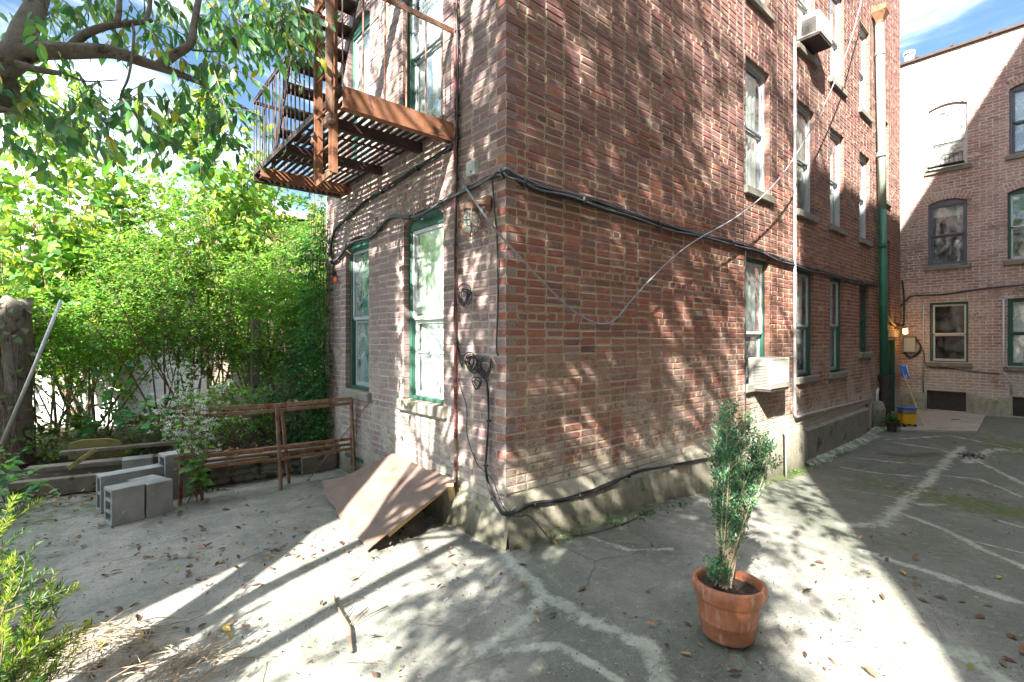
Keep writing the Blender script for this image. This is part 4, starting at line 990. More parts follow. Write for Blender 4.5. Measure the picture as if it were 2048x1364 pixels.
def ac_unit(c, d, kind, label):
    t = thing('air_conditioner', label, 'air conditioner', None); c = Vector(c); L, Dp, H = d
    rz = 0 if kind == 'R' else -PI/2; R = Matrix.Rotation(rz, 3, 'Z')
    def w_(v): return c+R@Vector(v)
    mb = MB(); mb.box(c, (L, Dp, H), rot=R, bev=.018); mb.build('casing', M['ac'], t)
    mb = MB()
    for i in range(14):
        z = -H*.38+H*.62*i/13
        for k in range(1): mb.box(w_((-L/2-.001, -.02, z)), (.008, Dp*.62, .008), rot=R)
    mb.build('side_louvre', M['acd'], t)
    mb = MB()
    for i in range(int(L*.9/.03)): mb.box(w_((-L*.43+i*.03, -Dp/2-.001, .02)), (.006, .006, H*.72), rot=R)
    mb.build('coil_grille', M['acd' if kind == 'L' else 'ac'], t)
    mb = MB(); mb.box(w_((0, .02, -H/2-.012)), (L*.96, Dp*1.05, .02), rot=R); mb.build('drip_tray', M['cast'], t)
    return t
ac_unit((4.60, -.11, 1.14), (.64, .30, .42), 'R', 'dappled white air conditioner in the nearest lower window of the wide face')
ac_unit((6.30, -.12, 6.46), (.58, .34, .36), 'R', 'white air conditioner high up near the top of the picture')
ac_unit((XF-.12, -2.36, 1.16), (.56, .30, .40), 'L', 'air conditioner at the right picture edge in a green window')
EB = thing('electric_box', 'pale grey electric meter box on the far wall, right of the amber lamp', 'electric box')
mb = MB(); mb.box((XF-.07, -.12, 1.46), (.13, .23, .36), bev=.01); mb.build('casing', M['boxgrey'], EB); mb = MB(); mb.box((XF-.07, -.12, 1.655), (.15, .25, .02)); mb.build('lid', M['green'], EB)
bundle('cable_bundle', [(XF-.06, -.02, 1.28), (XF-.06, -.12, 1.15), (XF-.06, -.28, 1.25), (XF-.06, -.33, 1.42), (XF-.05, -.24, 1.62)], 6, .02, .010, 'loop of black cable under the grey meter box', 'cables', seed=21)
bundle('cable', [(XF-.05, -.24, 1.62), (XF-.05, -.38, 1.3), (XF-.05, -.46, .95), (XF-.04, -.9, .9), (XF-.04, -1.7, .82)], 2, .01, .008, 'black cable running from the meter box under the far window', 'cable', seed=22, ties=False)
bundle('cable_bundle', [(XF-.04, .1, 2.35), (XF-.05, -.05, 2.55), (XF-.05, -.2, 2.66), (XF-.05, -.8, 2.66), (XF-.05, -1.5, 2.74), (XF-.05, -2.8, 2.80)], 4, .016, .010, 'black cables running level across the far wall above its lower windows', 'cables', seed=23)
bundle('cable_bundle', [(12.5, -.05, 3.0), (12.58, -.07, 2.6), (12.56, -.07, 2.0), (12.45, -.06, 1.92), (11.6, -.05, 1.95), (10.8, -.05, 2.3)], 5, .02, .014, 'black cables dropping at the end of the wide face above the door', 'cables', seed=24)
pipe('conduit', [(XF-.03, -.375, 2.5), (XF-.03, -.375, .3)], .018, 'galv', 'pale conduit left of the far ground window')
pipe('conduit', [(XF-.03, -1.76, 2.5), (XF-.03, -1.76, .85), (XF-.03, -1.88, .65), (XF-.03, -1.88, .38)], .02, 'galv', 'cranked pale conduit right of the far ground window')
WG = MB()
for i in range(9): y = -1.1+.62*i/8; WG.tube([(XF-.16, y, 5.7), (XF-.16, y, 5.92), (XF-.16, y, 5.92)], .006, 5)
WG.box((XF-.16, -.79, 5.92), (.012, .66, .012)); WG.box((XF-.16, -.79, 5.71), (.012, .66, .012)); WG.box((XF-.08, -.79, 5.70), (.18, .66, .01))
o = WG.build('window_rack', M['cast']); tag(o, 'small iron window rack under the highest window of the far building', 'rack')

# ================================================================== MOP AND BUCKET, YARD THINGS
def g0(x, y): return float(gz(x, y))
MBK = thing('mop_bucket', 'yellow wheeled mop bucket with blue rim beside the green door', 'mop bucket')
bx_, by_ = 10.55, -.50; bz = g0(bx_, by_)
mb = MB(); R = Matrix.Rotation(-.75, 3, 'Z'); ring = []
for z, s in ((.07, .80), (.10, .88), (.27, 1.), (.28, 1.)):
    ring.append([Vector((bx_, by_, bz+z))+R@Vector((sx*.145*s, sy*.11*s, 0)) for sx, sy in ((-1, -.7), (-.85, -1), (.85, -1), (1, -.7), (1, .7), (.85, 1), (-.85, 1), (-1, .7))])
vs = [p for r in ring for p in r]; F = [(i*8+k, i*8+(k+1) % 8, (i+1)*8+(k+1) % 8, (i+1)*8+k) for i in range(3) for k in range(8)]; F.append(tuple(range(8))[::-1]); mb.add(vs, F); mb.build('tub', M['yellow'], MBK)
mb = MB(); mb.box((bx_, by_, bz+.33), (.27, .21, .11), rot=R, bev=.02); mb.build('wringer', M['grey'], MBK)
mb = MB(); mb.box((bx_, by_, bz+.40), (.31, .24, .022), rot=R, bev=.008); mb.build('rim', M['blue'], MBK)
for sx in (-1, 1):
    for sy in (-1, 1):
        p = Vector((bx_, by_, bz+.035))+R@Vector((sx*.11, sy*.08, 0)); q = R@Vector((.012, 0, 0)); mb = MB(); mb.tube([p-q, p+q], .034, 12); mb.build('castor', M['cast'], MBK)
MOP = thing('mop', 'blue and white string mop leaning head-up against the wall by the yellow bucket', 'mop')
pa = Vector((bx_+.12, by_-.28, bz+.01)); pb = Vector((12.05, -.13, .86)); mb = MB(); mb.tube([pa, pb], .014, 8); mb.build('handle', M['tanwood'], MOP)
dv = (pb-pa).normalized(); head = MB(); rd = random.Random(5)
for i in range(110):
    a = rd.random()*6.28; q = .03+.11*rd.random(); l = .22+.16*rd.random(); base = pb+dv*(.05+.1*rd.random()); e = base-dv*l*.6+Vector((cos(a)*q, -abs(sin(a))*q, -l*.25))
    head.m = 0 if i % 3 else 1; head.tube([pb+dv*.16, base+Vector((cos(a)*q*.9, -abs(sin(a))*q*.9, .05)), e], .010, 5)
head.build('mop_head', [M['blue'], M['blueish']], MOP)
def twig_stack(): pass
# drain debris
rd = random.Random(9); c = gr(1945, 914); mb = MB()
for i in range(46):
    a = rd.random()*6.28; q = rd.random()**.7; x = c.x+cos(a)*q*.30; y = c.y+sin(a)*q*.2; s = .02+.035*rd.random()*(1.1-q)
    mb.ball((x, y, g0(x, y)+s*.4+.05*(1-q)), s, 4, (1.2, 1, .7))
o = mb.build('rubble_pile', M['stone']); tag(o, 'small dark heap of rubble and debris in the middle of the right yard', 'debris', kind='stuff')
# terracotta pot
PC = Vector((.16, -1.655, g0(.16, -1.65)+.012)); tilt = Matrix.Rotation(math.radians(2.5), 3, 'Y')
POT = thing('terracotta_pot', 'round terracotta pot with a thick rolled rim standing in the foreground', 'pot')
mb = MB(); mb.lathe(PC, [(r_*.9, z_) for r_, z_ in [(.001, .0), (.142, .0), (.148, .012), (.160, .085), (.164, .088), (.162, .094), (.178, .19), (.185, .20), (.190, .203), (.193, .215), (.2, .228), (.209, .245), (.211, .265), (.205, .282), (.193, .290), (.180, .286), (.174, .27), (.170, .24)]], 48, rot=tilt, cap=False); mb.build('vessel', M['terra'], POT, smooth=True)
mb = MB(); nr_, na = 9, 40; vs = [PC+tilt@Vector((0, 0, .252))]; rd = random.Random(2)
for i in range(1, nr_+1):
    for k in range(na):
        a = 2*PI*k/na; r = .157*i/nr_; vs.append(PC+tilt@Vector((r*cos(a), r*sin(a), .25+rd.gauss(0, .0045)-.006*(r/.157)**2)))
F = [(0, 1+k, 1+(k+1) % na) for k in range(na)]+[(1+i*na+k, 1+(i+1)*na+k, 1+(i+1)*na+(k+1) % na, 1+i*na+(k+1) % na) for i in range(nr_-1) for k in range(na)]
mb.add(vs, F); mb.build('soil', M['soil'], POT, smooth=True)
# bush in the pot
BUSH = thing('potted_shrub', 'narrow small-leaved evergreen shrub growing out of the terracotta pot', 'shrub')
def boxbush():
    base = PC+Vector((.0, .02, .25)); rt = RT; mb = MB(); B = []; Dd = []; L = []
    rd = random.Random(4)
    def stem(x1, dz, dep, leafy0):
        top = base+rt*x1+FW*dep+Vector((0, 0, dz)); mid = base+rt*x1*.42+FW*dep*.5+Vector((0, 0, dz*.5)); jit = Vector((rd.gauss(0, .012), rd.gauss(0, .012), 0))
        b0 = base+rt*rd.gauss(0, .018)+FW*rd.gauss(0, .015)
        pts = smooth_path([b0, b0*.45+mid*.55+jit, mid+jit*1.4, top*.6+mid*.4+jit, top], 5); mb.tube(pts, [.0045-.0028*i/len(pts) for i in range(len(pts))], 5)
        n = len(pts)
        for i in range(n):
            s = i/n
            if s < leafy0: continue
            for q in range(3):
                if rd.random() < .86:
                    a = rd.random()*6.28; d = Vector((cos(a), sin(a), .8+.6*rd.random())).normalized()
                    B.append(pts[i]+Vector((rd.gauss(0, .006), rd.gauss(0, .006), rd.gauss(0, .01)))); Dd.append(d); L.append(.045+.04*rd.random())
    # left clump and right clump
    for i in range(26): stem(.022+rd.gauss(0, .032), .62+.30*rd.random(), rd.gauss(0, .045), .42 if i % 3 else .18)
    for i in range(6): stem(.02+rd.gauss(0, .015), .90+.05*rd.random(), rd.gauss(0, .03), .5)
    for i in range(5): stem(.115+rd.gauss(0, .015), .86+.06*rd.random(), rd.gauss(0, .03), .55)
    for i in range(17): stem(.225+rd.gauss(0, .022), .66+.18*rd.random(), rd.gauss(0, .04), .50)
    for i in range(8): stem(.13+rd.gauss(0, .03), .42+.22*rd.random(), rd.gauss(0, .04), .45)
    for i in range(3): stem(-.075+rd.gauss(0, .015), .09+.05*rd.random(), -.03+rd.gauss(0, .015), .3)
    mb.build('stems', M['palestem'], BUSH)
    B = np.array(B); Dd = np.array(Dd); L = np.array(L); p, d, s = sprays(B, Dd, L, 7, .021, .0, .75, .3)
    d[:, 2] += .35
    tw = MB(); twigtubes(tw, B[::2], Dd[::2], L[::2], .0012, 0, 1); tw.build('twigs', M['palestem'], BUSH)
    col = tint(len(p), [(.045, .17, .10), (.06, .21, .11), (.09, .26, .11), (.035, .13, .09), (.14, .32, .11)], .2)
    leaves('foliage', T_OVAL2, p, d, s, col, M['lv_box'], BUSH, upj=.6)
boxbush()
# small dark pot with a plant by the pier
SP = thing('small_pot', 'small dark flowerpot with a leafy plant at the foot of the downpipe', 'pot'); c = Vector((10.0, -.36, g0(10, -.36)))
mb = MB(); mb.lathe(c, [(.07, 0), (.10, .17), (.11, .18), (.10, .2), (.08, .19)], 18); mb.build('vessel', M['cast'], SP)
N = 60; d = unit(N); d[:, 2] = np.abs(d[:, 2])*.7+.2; leaves('foliage', T_HEART, np.tile(np.array(c)+np.array([0, 0, .2]), (N, 1))+unit(N)*.05, d, .08+.07*RNG.random(N), tint(N, [(.08, .2, .05), (.05, .15, .04)]), M['lv_hedge'], SP)

# ================================================================== BROWN SHEET, CINDER BLOCKS, RAILINGS, BOARDS
SH = thing('metal_sheet', 'bent brown metal sheet propped slanting against the narrow brick face', 'sheet')
def sheet():
    a = onx(787, 907, -.07); b = onx(912, 962, -.07); c = gr(735, 1101, .012); d = gr(642, 982, .05); b2 = b
    nu, nv = 22, 16; vs = []
    for i in range(nu+1):
        s = i/nu
        for j in range(nv+1):
            t = j/nv; p = (a*(1-s)+b*s)*(1-t)+(d*(1-s)+c*s)*t
            p.z += .03*sin(PI*t)*(.6+.4*sin(3*s)) - .006*abs(s-.62)*0
            if s < .25 and t > .6: p.z += .11*((.25-s)/.25)*((t-.6)/.4)**1.2
            if abs(s-.60) < .03: p.z -= .012
            p.z += .006*sin(9*s+5*t)
            if t > .96: p += Vector((.012*sin(s*23), .018*sin(s*17), 0))
            vs.append(p)
    F = [(i*(nv+1)+j, (i+1)*(nv+1)+j, (i+1)*(nv+1)+j+1, i*(nv+1)+j+1) for i in range(nu) for j in range(nv)]
    m = len(vs); vs2 = [p-Vector((0, 0, .008)) for p in vs]; mb = MB(); mb.add(vs, F); mb.add(vs2, [f[::-1] for f in F])
    e = [i*(nv+1)+nv for i in range(nu+1)]
    def edge(ix):
        for q in range(len(ix)-1): mb.add([vs[ix[q]], vs[ix[q+1]], vs2[ix[q+1]], vs2[ix[q]]], [(0, 1, 2, 3)])
    edge(e); edge([nu*(nv+1)+j for j in range(nv+1)]); edge([j for j in range(nv+1)]); edge([i*(nv+1) for i in range(nu+1)])
    o = mb.build('sheet', M['sheet'], SH); auto_smooth(o, 60)
    mb = MB(); mb.bar(b+Vector((-.05, .05, -.035)), c*.75+b*.25+Vector((-.0, .07, -.045)), .04, .035, bev=.003); mb.build('batten', M['tanwood'], SH)
    mb = MB(); q = gr(912, 1030); mb.bar(b+Vector((-.06, -.0, -.02)), q+Vector((0, 0, .0)), .06, .03, bev=.004); mb.build('prop', M['tanwood'], SH)
sheet()
# dry weeds beside the sheet
def cinder(name, p, ax, size, label, cores=3, tilt=0., group='loose cinder blocks'):
    """p ground point at front-left, ax horizontal unit direction, size (w along ax = core axis, d away, h)"""
    w_, d_, h = size; ax = Vector(ax).normalized(); bk = Vector((-ax.y, ax.x, 0)); R = Matrix((ax, bk, Vector((0, 0, 1)))).transposed()
    if tilt: R = R @ Matrix.Rotation(tilt, 3, 'X')
    c0 = Vector(p)+ax*w_/2+bk*d_/2+Vector((0, 0, h/2)); th = .032; mb = MB(); b = .004
    def bb(c, dd): mb.box(c0+R@Vector(c), dd, rot=R, bev=b)
    bb((0, 0, h/2-th/2), (w_, d_, th)); bb((0, 0, -h/2+th/2), (w_, d_, th)); bb((0, -d_/2+th/2, 0), (w_-.002, th, h-2*th+.006)); bb((0, d_/2-th/2, 0), (w_-.002, th, h-2*th+.006))
    if cores > 1:
        if h > d_:
            for i in range(1, cores): bb((0, 0, -h/2+h*i/cores), (w_-.01, d_-2*th+.006, .028))
        else:
            for i in range(1, cores): bb((0, -d_/2+d_*i/cores, 0), (w_-.01, .028, h-2*th+.006))
    o = mb.build(name, M['block']); tag(o, label, 'cinder block', group); return o
ax = (.90, -.43)
def gd(a, b): v = gr(*b)-gr(*a); v.z = 0; return v.normalized()
cinder('cinder_block', gr(223, 1054), Matrix.Rotation(.16, 3, 'Z')@gd((223, 1054), (280, 1042)), (.24, .20, .31), 'cinder block standing frontmost with slots in its left side', 3)
cinder('cinder_block', gr(295, 1037), gd((295, 1037), (347, 1022)), (.215, .34, .30), 'plain-faced cinder block right of the frontmost one', 2)
cinder('cinder_block', gr(201, 1028), Matrix.Rotation(.12, 3, 'Z')@gd((223, 1054), (280, 1042)), (.50, .16, .34), 'long cinder block lying across behind the front two', 2)
cinder('cinder_block', gr(244, 975)+Vector((0, 0, .03)), gd((240, 975), (290, 968)), (.27, .19, .26), 'small mossy cinder block at the back near the boards', 1)
cinder('cinder_block', gr(330, 1003), gd((330, 1003), (380, 992)), (.25, .20, .45), 'tallest cinder block with an open core, against the rusty railing', 1)
# rusty railings leaning on each other
def railing(name, bases, tops, rails, label):
    t = thing(name, label, 'railing', 'rusty railing sections leaning together')
    for b, q in zip(bases, tops):
        mb = MB(); mb.bar(b, q, .034, .012, up=(1, 0, 0)); mb.bar(Vector(b)+Vector((.014, .012, 0)), Vector(q)+Vector((.014, .012, 0)), .010, .03, up=(1, 0, 0)); mb.build('post', M['rust2'], t)
    for (s, w_) in rails:
        pts = [Vector(b)*(1-s)+Vector(q)*s for b, q in zip(bases, tops)]; mb = MB()
        d = (pts[-1]-pts[0]).normalized()*.05; pts[0] = pts[0]-d; pts[-1] = pts[-1]+d*.3
        for i in range(len(pts)-1): mb.bar(pts[i], pts[i+1], .012, w_)
        for i in range(len(pts)-1): mb.bar(pts[i]+Vector((0, .012, w_/2)), pts[i+1]+Vector((0, .012, w_/2)), .03, .008)
        mb.build('top_rail' if s > .9 else 'rail', M['rust2'] if s > .9 else M['rust'], t)
    return t
railing('railing_section', [(-1.76, 2.80, .0), (-.88, 2.66, .0), (-.09, 2.60, .0)], [(-1.72, 2.90, .90), (-.885, 2.80, .88), (-.09, 2.70, .90)], [(1., .035), (.49, .022), (.36, .022)], 'front rusty railing section, lower end nearest the cinder blocks')
railing('railing_section', [(-1.60, 3.02, .0), (-.74, 2.86, .0), (-.05, 2.78, .0)], [(-1.66, 2.95, .82), (-.82, 2.84, .82), (-.07, 2.75, .84)], [(1., .03), (.50, .022), (.42, .02)], 'rear rusty railing section leaning on the front one')
mb = MB(); mb.bar(onx(742, 800, -.10), gr(615, 962), .018, .006); o = mb.build('iron_strip', M['rust2']); tag(o, 'thin iron strip slanting between the railing legs by the wall', 'iron strip')
# low stone wall behind them
def stonewall():
    t = thing('stone_wall', 'low broken stone edging behind the rusty railings', 'wall'); rd = random.Random(12); mb = MB()
    for i in range(46):
        x = -1.62+1.62*(i % 15)/14.5+rd.gauss(0, .02); row = i//15; s = .055+.03*rd.random(); mb.ball((x, 3.27+.02*rd.random(), .04+.075*row+.01*rd.random()), s, 5, (1.35, .8, .75))
    mb.build('rubble', M['stone'], t)
    mb = MB(); N = 20; vs = []
    for i in range(N+1):
        x = -1.66+1.7*i/N; vs += [(x, 3.16+.02*rd.random(), .215+.012*rd.random()), (x, 3.17, .265+.01*rd.random()), (x, 3.50, .27+.01*rd.random()), (x, 3.2, .2)]
    mb.add(vs, [(i*4+j, (i+1)*4+j, (i+1)*4+(j+1) % 4, i*4+(j+1) % 4) for i in range(N) for j in range(4)]); mb.build('cap', M['stone'], t)
stonewall()
mb = MB(); mb.box((-.30, 3.145, .10), (.42, .05, .20), rz=.04, bev=.006); o = mb.build('wooden_board', M['wood']); tag(o, 'short grey board set on edge against the stone edging near the brick wall', 'board')
# boards stacked at the left
def board(a, b, w_, h, mat, label, up=(0, 0, 1)):
    mb = MB(); mb.bar(a, b, w_, h, up=up, bev=.004); o = mb.build('wooden_board', M[mat]); tag(o, label, 'board'); return o
zb = .02
board((-3.0, 4.05, .10), (-1.35, 3.66, .10), .10, .16, 'wood', 'thick weathered plank on edge at the bottom of the board heap')
board((-2.9, 4.28, .24), (-1.2, 3.90, .25), .16, .05, 'wood', 'grey plank lying on top of the board heap')
board((-2.65, 4.55, .33), (-1.1, 4.25, .34), .10, .04, 'wood', 'thin plank at the back of the board heap')
board((-1.45, 3.52, .28), (-.2, 3.36, .30), .08, .05, 'wood', 'old timber lying along the stone edging behind the railings')
board(at(135, 938, 5.05), at(192, 898, 5.35), .045, .015, 'olive', 'narrow olive stick leaning on the mossy panel', up=(0, -1, 0))
mb = MB(); a = at(146, 936, 5.75); R_ = Matrix.Rotation(-.38, 3, 'Z')@Matrix.Rotation(.25, 3, 'X')
prof = [(-.26, 0), (.27, 0), (.28, .10), (.24, .20), (.12, .235), (-.12, .232), (-.24, .20), (-.27, .10)]; c = at(193, 916, 5.75)
vs = [c+R_@Vector((x, 0, z)) for x, z in prof]+[c+R_@Vector((x, .02, z)) for x, z in prof]; n8 = 8
mb.add(vs, [tuple(range(8))[::1], tuple(range(8, 16))[::-1]]+[(i, (i+1) % 8, 8+(i+1) % 8, 8+i) for i in range(8)]); o = mb.build('plywood_board', M['olive']); tag(o, 'olive-green mossy plywood with cut corners resting on the planks', 'panel')

# ================================================================== POST, POLE, CHAIN-LINK FENCE, GARDEN BUILDINGS
def stump():
    t = thing('wooden_post', 'broad vine-covered dead trunk post at the left picture edge', 'post'); c = Vector((-3.03, 5.2, .15)); mb = MB(); n = 14; vs = []; rd = random.Random(8); K = 12
    for i in range(K+1):
        z = 1.9*i/K
        for k in range(n):
            a = 2*PI*k/n; r = .125+.012*sin(3*a+i)+.008*rd.random(); vs.append(c+Vector((r*cos(a)*1.05, r*sin(a), z+(.05*sin(a*2) if i == K else 0))))
    mb.add(vs, [(i*n+k, i*n+(k+1) % n, (i+1)*n+(k+1) % n, (i+1)*n+k) for i in range(K) for k in range(n)]+[tuple(K*n+k for k in range(n))]); o = mb.build('trunk', M['bark'], t, smooth=True)
    mb = MB()
    for j in range(26):
        a0 = rd.random()*6.28; w_ = rd.gauss(0, 2.2); pts = [c+Vector((.15*cos(a0+w_*s), .145*sin(a0+w_*s), .02+1.9*s*(.5+.5*rd.random()))) for s in [q/12 for q in range(13)]]; mb.tube(pts, .005, 4, False)
    mb.build('vine_stems', M['twig'], t)
    N = 130; a = RNG.random(N)*6.28; z = 1.95*RNG.random(N)**.7; P = np.stack([c.x+.17*np.cos(a), c.y+.17*np.sin(a), .1+z], 1); d = np.stack([np.cos(a), np.sin(a), -.5+0*a], 1)+RNG.normal(0, .4, (N, 3))
    leaves('vine_leaves', T_HEART, P, d, .06+.05*RNG.random(N), tint(N, [(.06, .12, .05), (.1, .17, .06), (.16, .2, .14)]), M['lv_hedge'], t)
stump()
mb = MB(); mb.tube([at(3, 888, 4.9), at(70, 730, 5.0), at(122, 600, 5.15)], .017, 8); o = mb.build('metal_pole', M['galv'], smooth=True); tag(o, 'slanting rust-tipped metal pole leaning in front of the vine-covered post', 'pole')
def chainlink():
    t = thing('chain_link_fence', 'rusty chain-link fence seen through the shrubs', 'fence'); y = 5.55; x0, x1, z0, z1 = -3.9, .2, .22, 2.05
    mb = MB(); s = .062; hgt = z1-z0; n = int((x1-x0)/s)
    for i in range(-int(hgt/s), n):
        for sg in (1, -1):
            xa = x0+i*s; xb = xa+hgt
            if sg > 0: a = (xa, z0); b = (xb, z1)
            else: a = (xa, z1); b = (xb, z0)
            lo = max(a[0], x0); hi = min(b[0], x1)
            if hi <= lo: continue
            f = lambda x: a[1]+(b[1]-a[1])*(x-a[0])/(b[0]-a[0])
            mb.bar((lo, y+.003*sg, f(lo)), (hi, y+.003*sg, f(hi)), .0028, .0028)
    mb.build('mesh', M['cast'], t)
    for x in (-3.8, -2.2, -.75, .15): m = MB(); m.tube([(x, y+.04, 0), (x, y+.04, 2.1)], .024, 8); m = MB(); m.tube([(x, y+.04, 0), (x, y+.04, 2.1)], .024, 8); m.build('post', M['cast'], t)()
for (x, y, lab) in ((-.62, 4.75, 'old square wooden post among the shrubs, left of the brick building'),): mb = MB(); mb.box((x, y, 1.0), (.11, .11, 1.75), bev=.01); o = mb.build('wooden_post', M['wood']); tag(o, lab, 'post')
def clapboard(name, c, rz, L, Dp, H, mat, step, label, roof=True):
    t = thing(name, label, 'house'); R = Matrix.Rotation(rz, 3, 'Z'); c = Vector(c); mb = MB()
    n = int(H/step)
    mb.box(c+Vector((0, 0, H/2)), (L-.04, Dp-.04, H), rot=R)
    for i in range(n):
        z = step*(i+.5)
        for sx, sy, ln, ax in ((0, -1, L, 0), (0, 1, L, 0), (-1, 0, Dp, 1), (1, 0, Dp, 1)):
            off = Vector((sx*L/2, sy*Dp/2, z)); rr = R@Matrix.Rotation((0 if ax == 0 else PI/2), 3, 'Z')@Matrix.Rotation((.10 if (sy < 0 or sx > 0) else -.10), 3, 'X'); mb.box(c+R@off, (ln, .02, step*.98), rot=rr)
    mb.build('wall', M[mat], t)
    if roof:
        r = MB(); hw = Dp/2+.25; hl = L/2+.25; zr = H+.9; q = [(-hl, -hw, H-.05), (hl, -hw, H-.05), (hl, 0, zr), (-hl, 0, zr), (-hl, hw, H-.05), (hl, hw, H-.05)]
        r.add([c+R@Vector(p) for p in q], [(0, 1, 2, 3), (3, 2, 5, 4), (0, 3, 4), (1, 5, 2)]); r.build('roof', M['shingle'], t)
    return t
clapboard('garage', (-4.3, 11.0, 0), -.50, 7.4, 4, 2.5, 'siding', .11, 'sunlit white clapboard garage glimpsed behind the shrubs')
clapboard('house', (4.6, 14.6, 0), 0.0, 7.6, 6, 5.0, 'shingle', .16, 'brown shingle-clad house just showing left of the brick building')

# ================================================================== VEGETATION
def grow(mb, p, d, L, r, seg=7, wob=.12, grav=-.0, rd=random):
    pts = [Vector(p)]; d = Vector(d).normalized()
    for i in range(seg):
        d = (d+Vector((rd.gauss(0, wob), rd.gauss(0, wob), rd.gauss(0, wob)+grav))).normalized(); pts.append(pts[-1]+d*(L/seg))
    mb.tube(pts, [max(.002, r*(1-.75*i/seg)) for i in range(seg+1)], 7 if r > .03 else 5); return pts
CH_PAL = [(.05, .17, .08), (.07, .22, .08), (.11, .28, .08), (.045, .14, .08), (.18, .34, .08), (.08, .2, .1)]
# ---- cherry tree: twin trunk outside the frame, limbs reaching in over the yard
CT = thing('cherry_tree', 'overhanging cherry tree with thick grey limb and drooping leaves at the upper left', 'tree')
def cherry():
    rd = random.Random(21); mb = MB()
    t1 = smooth_path([(-5.2, -1.27, -.1), (-5.15, -1.28, 1.6), (-5.25, -1.2, 3.2), (-5.0, -1.4, 5.2), (-4.8, -1.6, 7.5)], 4); mb.tube(t1, [.085-.045*i/len(t1) for i in range(len(t1))], 10)
    t2 = smooth_path([(-5.05, -1.56, -.1), (-5.0, -1.56, 1.6), (-4.95, -1.75, 3.4), (-4.6, -2.2, 5.2), (-4.3, -2.8, 7.0)], 4); mb.tube(t2, [.08-.045*i/len(t2) for i in range(len(t2))], 10)
    mb.build('trunk', M['bark'], CT, smooth=True)
    j0 = at(35, 105, 3.0); lm = MB()
    lm.tube(smooth_path([Vector((-5.2, -1.2, 2.2)), Vector((-4.6, -.4, 2.75)), at(-90, 185, 2.95), at(-10, 135, 2.95), j0, at(50, 60, 3.05), at(75, 5, 3.15), at(95, -60, 3.3)], 6), [.10]*16+[.098-.0022*i for i in range(27)], 12)
    def limb(P, r0, r1):
        pts = smooth_path([at(*q) for q in P], 6); lm.tube(pts, [r0+(r1-r0)*i/(len(pts)-1) for i in range(len(pts))], 10); return pts
    A = limb([(20, 118, 3.0), (70, 103, 3.0), (150, 102, 3.05), (225, 104, 3.15), (290, 125, 3.25), (345, 143, 3.35), (400, 165, 3.5), (442, 186, 3.65)], .062, .012)
    Bq = limb([(138, 100, 3.05), (168, 70, 3.1), (215, 52, 3.15), (265, 46, 3.25), (305, 40, 3.3)], .030, .014)
    C1 = limb([(232, 50, 3.18), (238, 20, 3.2), (240, -50, 3.3)], .022, .012); C2 = limb([(292, 42, 3.3), (300, 10, 3.35), (303, -40, 3.4)], .016, .010)
    C3 = limb([(318, 132, 3.3), (345, 112, 3.3), (380, 88, 3.35), (388, 50, 3.4), (402, -30, 3.5)], .035, .018)
    S1 = limb([(35, 128, 2.95), (70, 138, 2.95), (122, 147, 3.0)], .026, .014); S2 = limb([(125, 145, 3.0), (170, 162, 3.05), (235, 160, 3.2)], .008, .003); S3 = limb([(262, 45, 3.25), (268, 70, 3.2), (258, 150, 3.1), (240, 200, 3.1), (252, 265, 3.1)], .010, .004)
    limb([(-40, 205, 2.9), (10, 218, 2.9), (38, 226, 2.95)], .014, .006); limb([(385, 100, 3.35), (420, 103, 3.5), (436, 103, 3.55)], .008, .004)
    lm.build('limbs', M['bark'], CT, smooth=True)
    # leafy twigs inside the frame
    T = []
    def cluster(cx, cy, t, rx, ry, n, rt_=.35):
        for i in range(n): T.append((at(cx+rd.gauss(0, rx), cy+rd.gauss(0, ry), t+rd.gauss(0, rt_))))
    cluster(60, 175, 3.2, 60, 22, 16); cluster(230, 185, 3.2, 60, 22, 22); cluster(110, 30, 3.5, 70, 25, 14); cluster(190, 5, 3.6, 90, 20, 22); cluster(330, 30, 3.5, 60, 30, 22)
    cluster(400, 130, 3.6, 40, 25, 16); cluster(480, 40, 3.9, 40, 35, 40); cluster(540, 15, 4.0, 35, 30, 46); cluster(580, 50, 4.1, 22, 16, 18); cluster(420, 200, 3.7, 45, 25, 16); cluster(430, 235, 3.9, 25, 25, 8)
    cluster(90, 225, 3.3, 60, 25, 18); cluster(30, 270, 3.4, 40, 30, 10); cluster(280, 250, 3.5, 40, 25, 8); cluster(0, 80, 3.3, 30, 60, 20)
    B = np.array([list(p) for p in T]); K = len(B); Dv = np.stack([RNG.normal(.35, .6, K), RNG.normal(.1, .6, K), RNG.normal(-.5, .35, K)], 1); L = .16+.22*RNG.random(K)
    tw = MB(); twigtubes(tw, B, Dv, L, .0035, .3, 4); tw.build('twigs', M['twig'], CT)
    p, d, s = sprays(B, Dv, L, 8, .100, .3, .7, .4); d[:, 2] -= .75; col = tint(len(p), CH_PAL, .22)
    yl = RNG.random(len(p)) < .05; col[yl] = np.array([.30, .30, .04])
    leaves('leaves', T_LANCE, p, d, s, col, M['lv_dark'], CT, upj=.9)
    # crown over the court, behind the camera, that dapples both faces
    br = MB(); cl = []
    rc = random.Random(77)
    Lv = trav
    def put(p):
        if p.z < 2.9: return
        cl.append(p); src = (t1 if rc.random() < .5 else t2)[rc.randrange(9, 17)]
        mid = src*.5+p*.5+Vector((rc.gauss(0, .2), rc.gauss(0, .2), .25)); br.tube(smooth_path([src, mid, p], 4), [.028*(1-.7*k/8) for k in range(9)], 5)
    for i in range(58): x = rc.uniform(-6.2, -3.8); q = Vector((rc.uniform(-.2, 3.5), 0, -.2+6.4*rc.random()**1.1)); q.z = max(q.z, .22*q.x-.2); put(q-Lv*((q.x-x)/Lv.x))
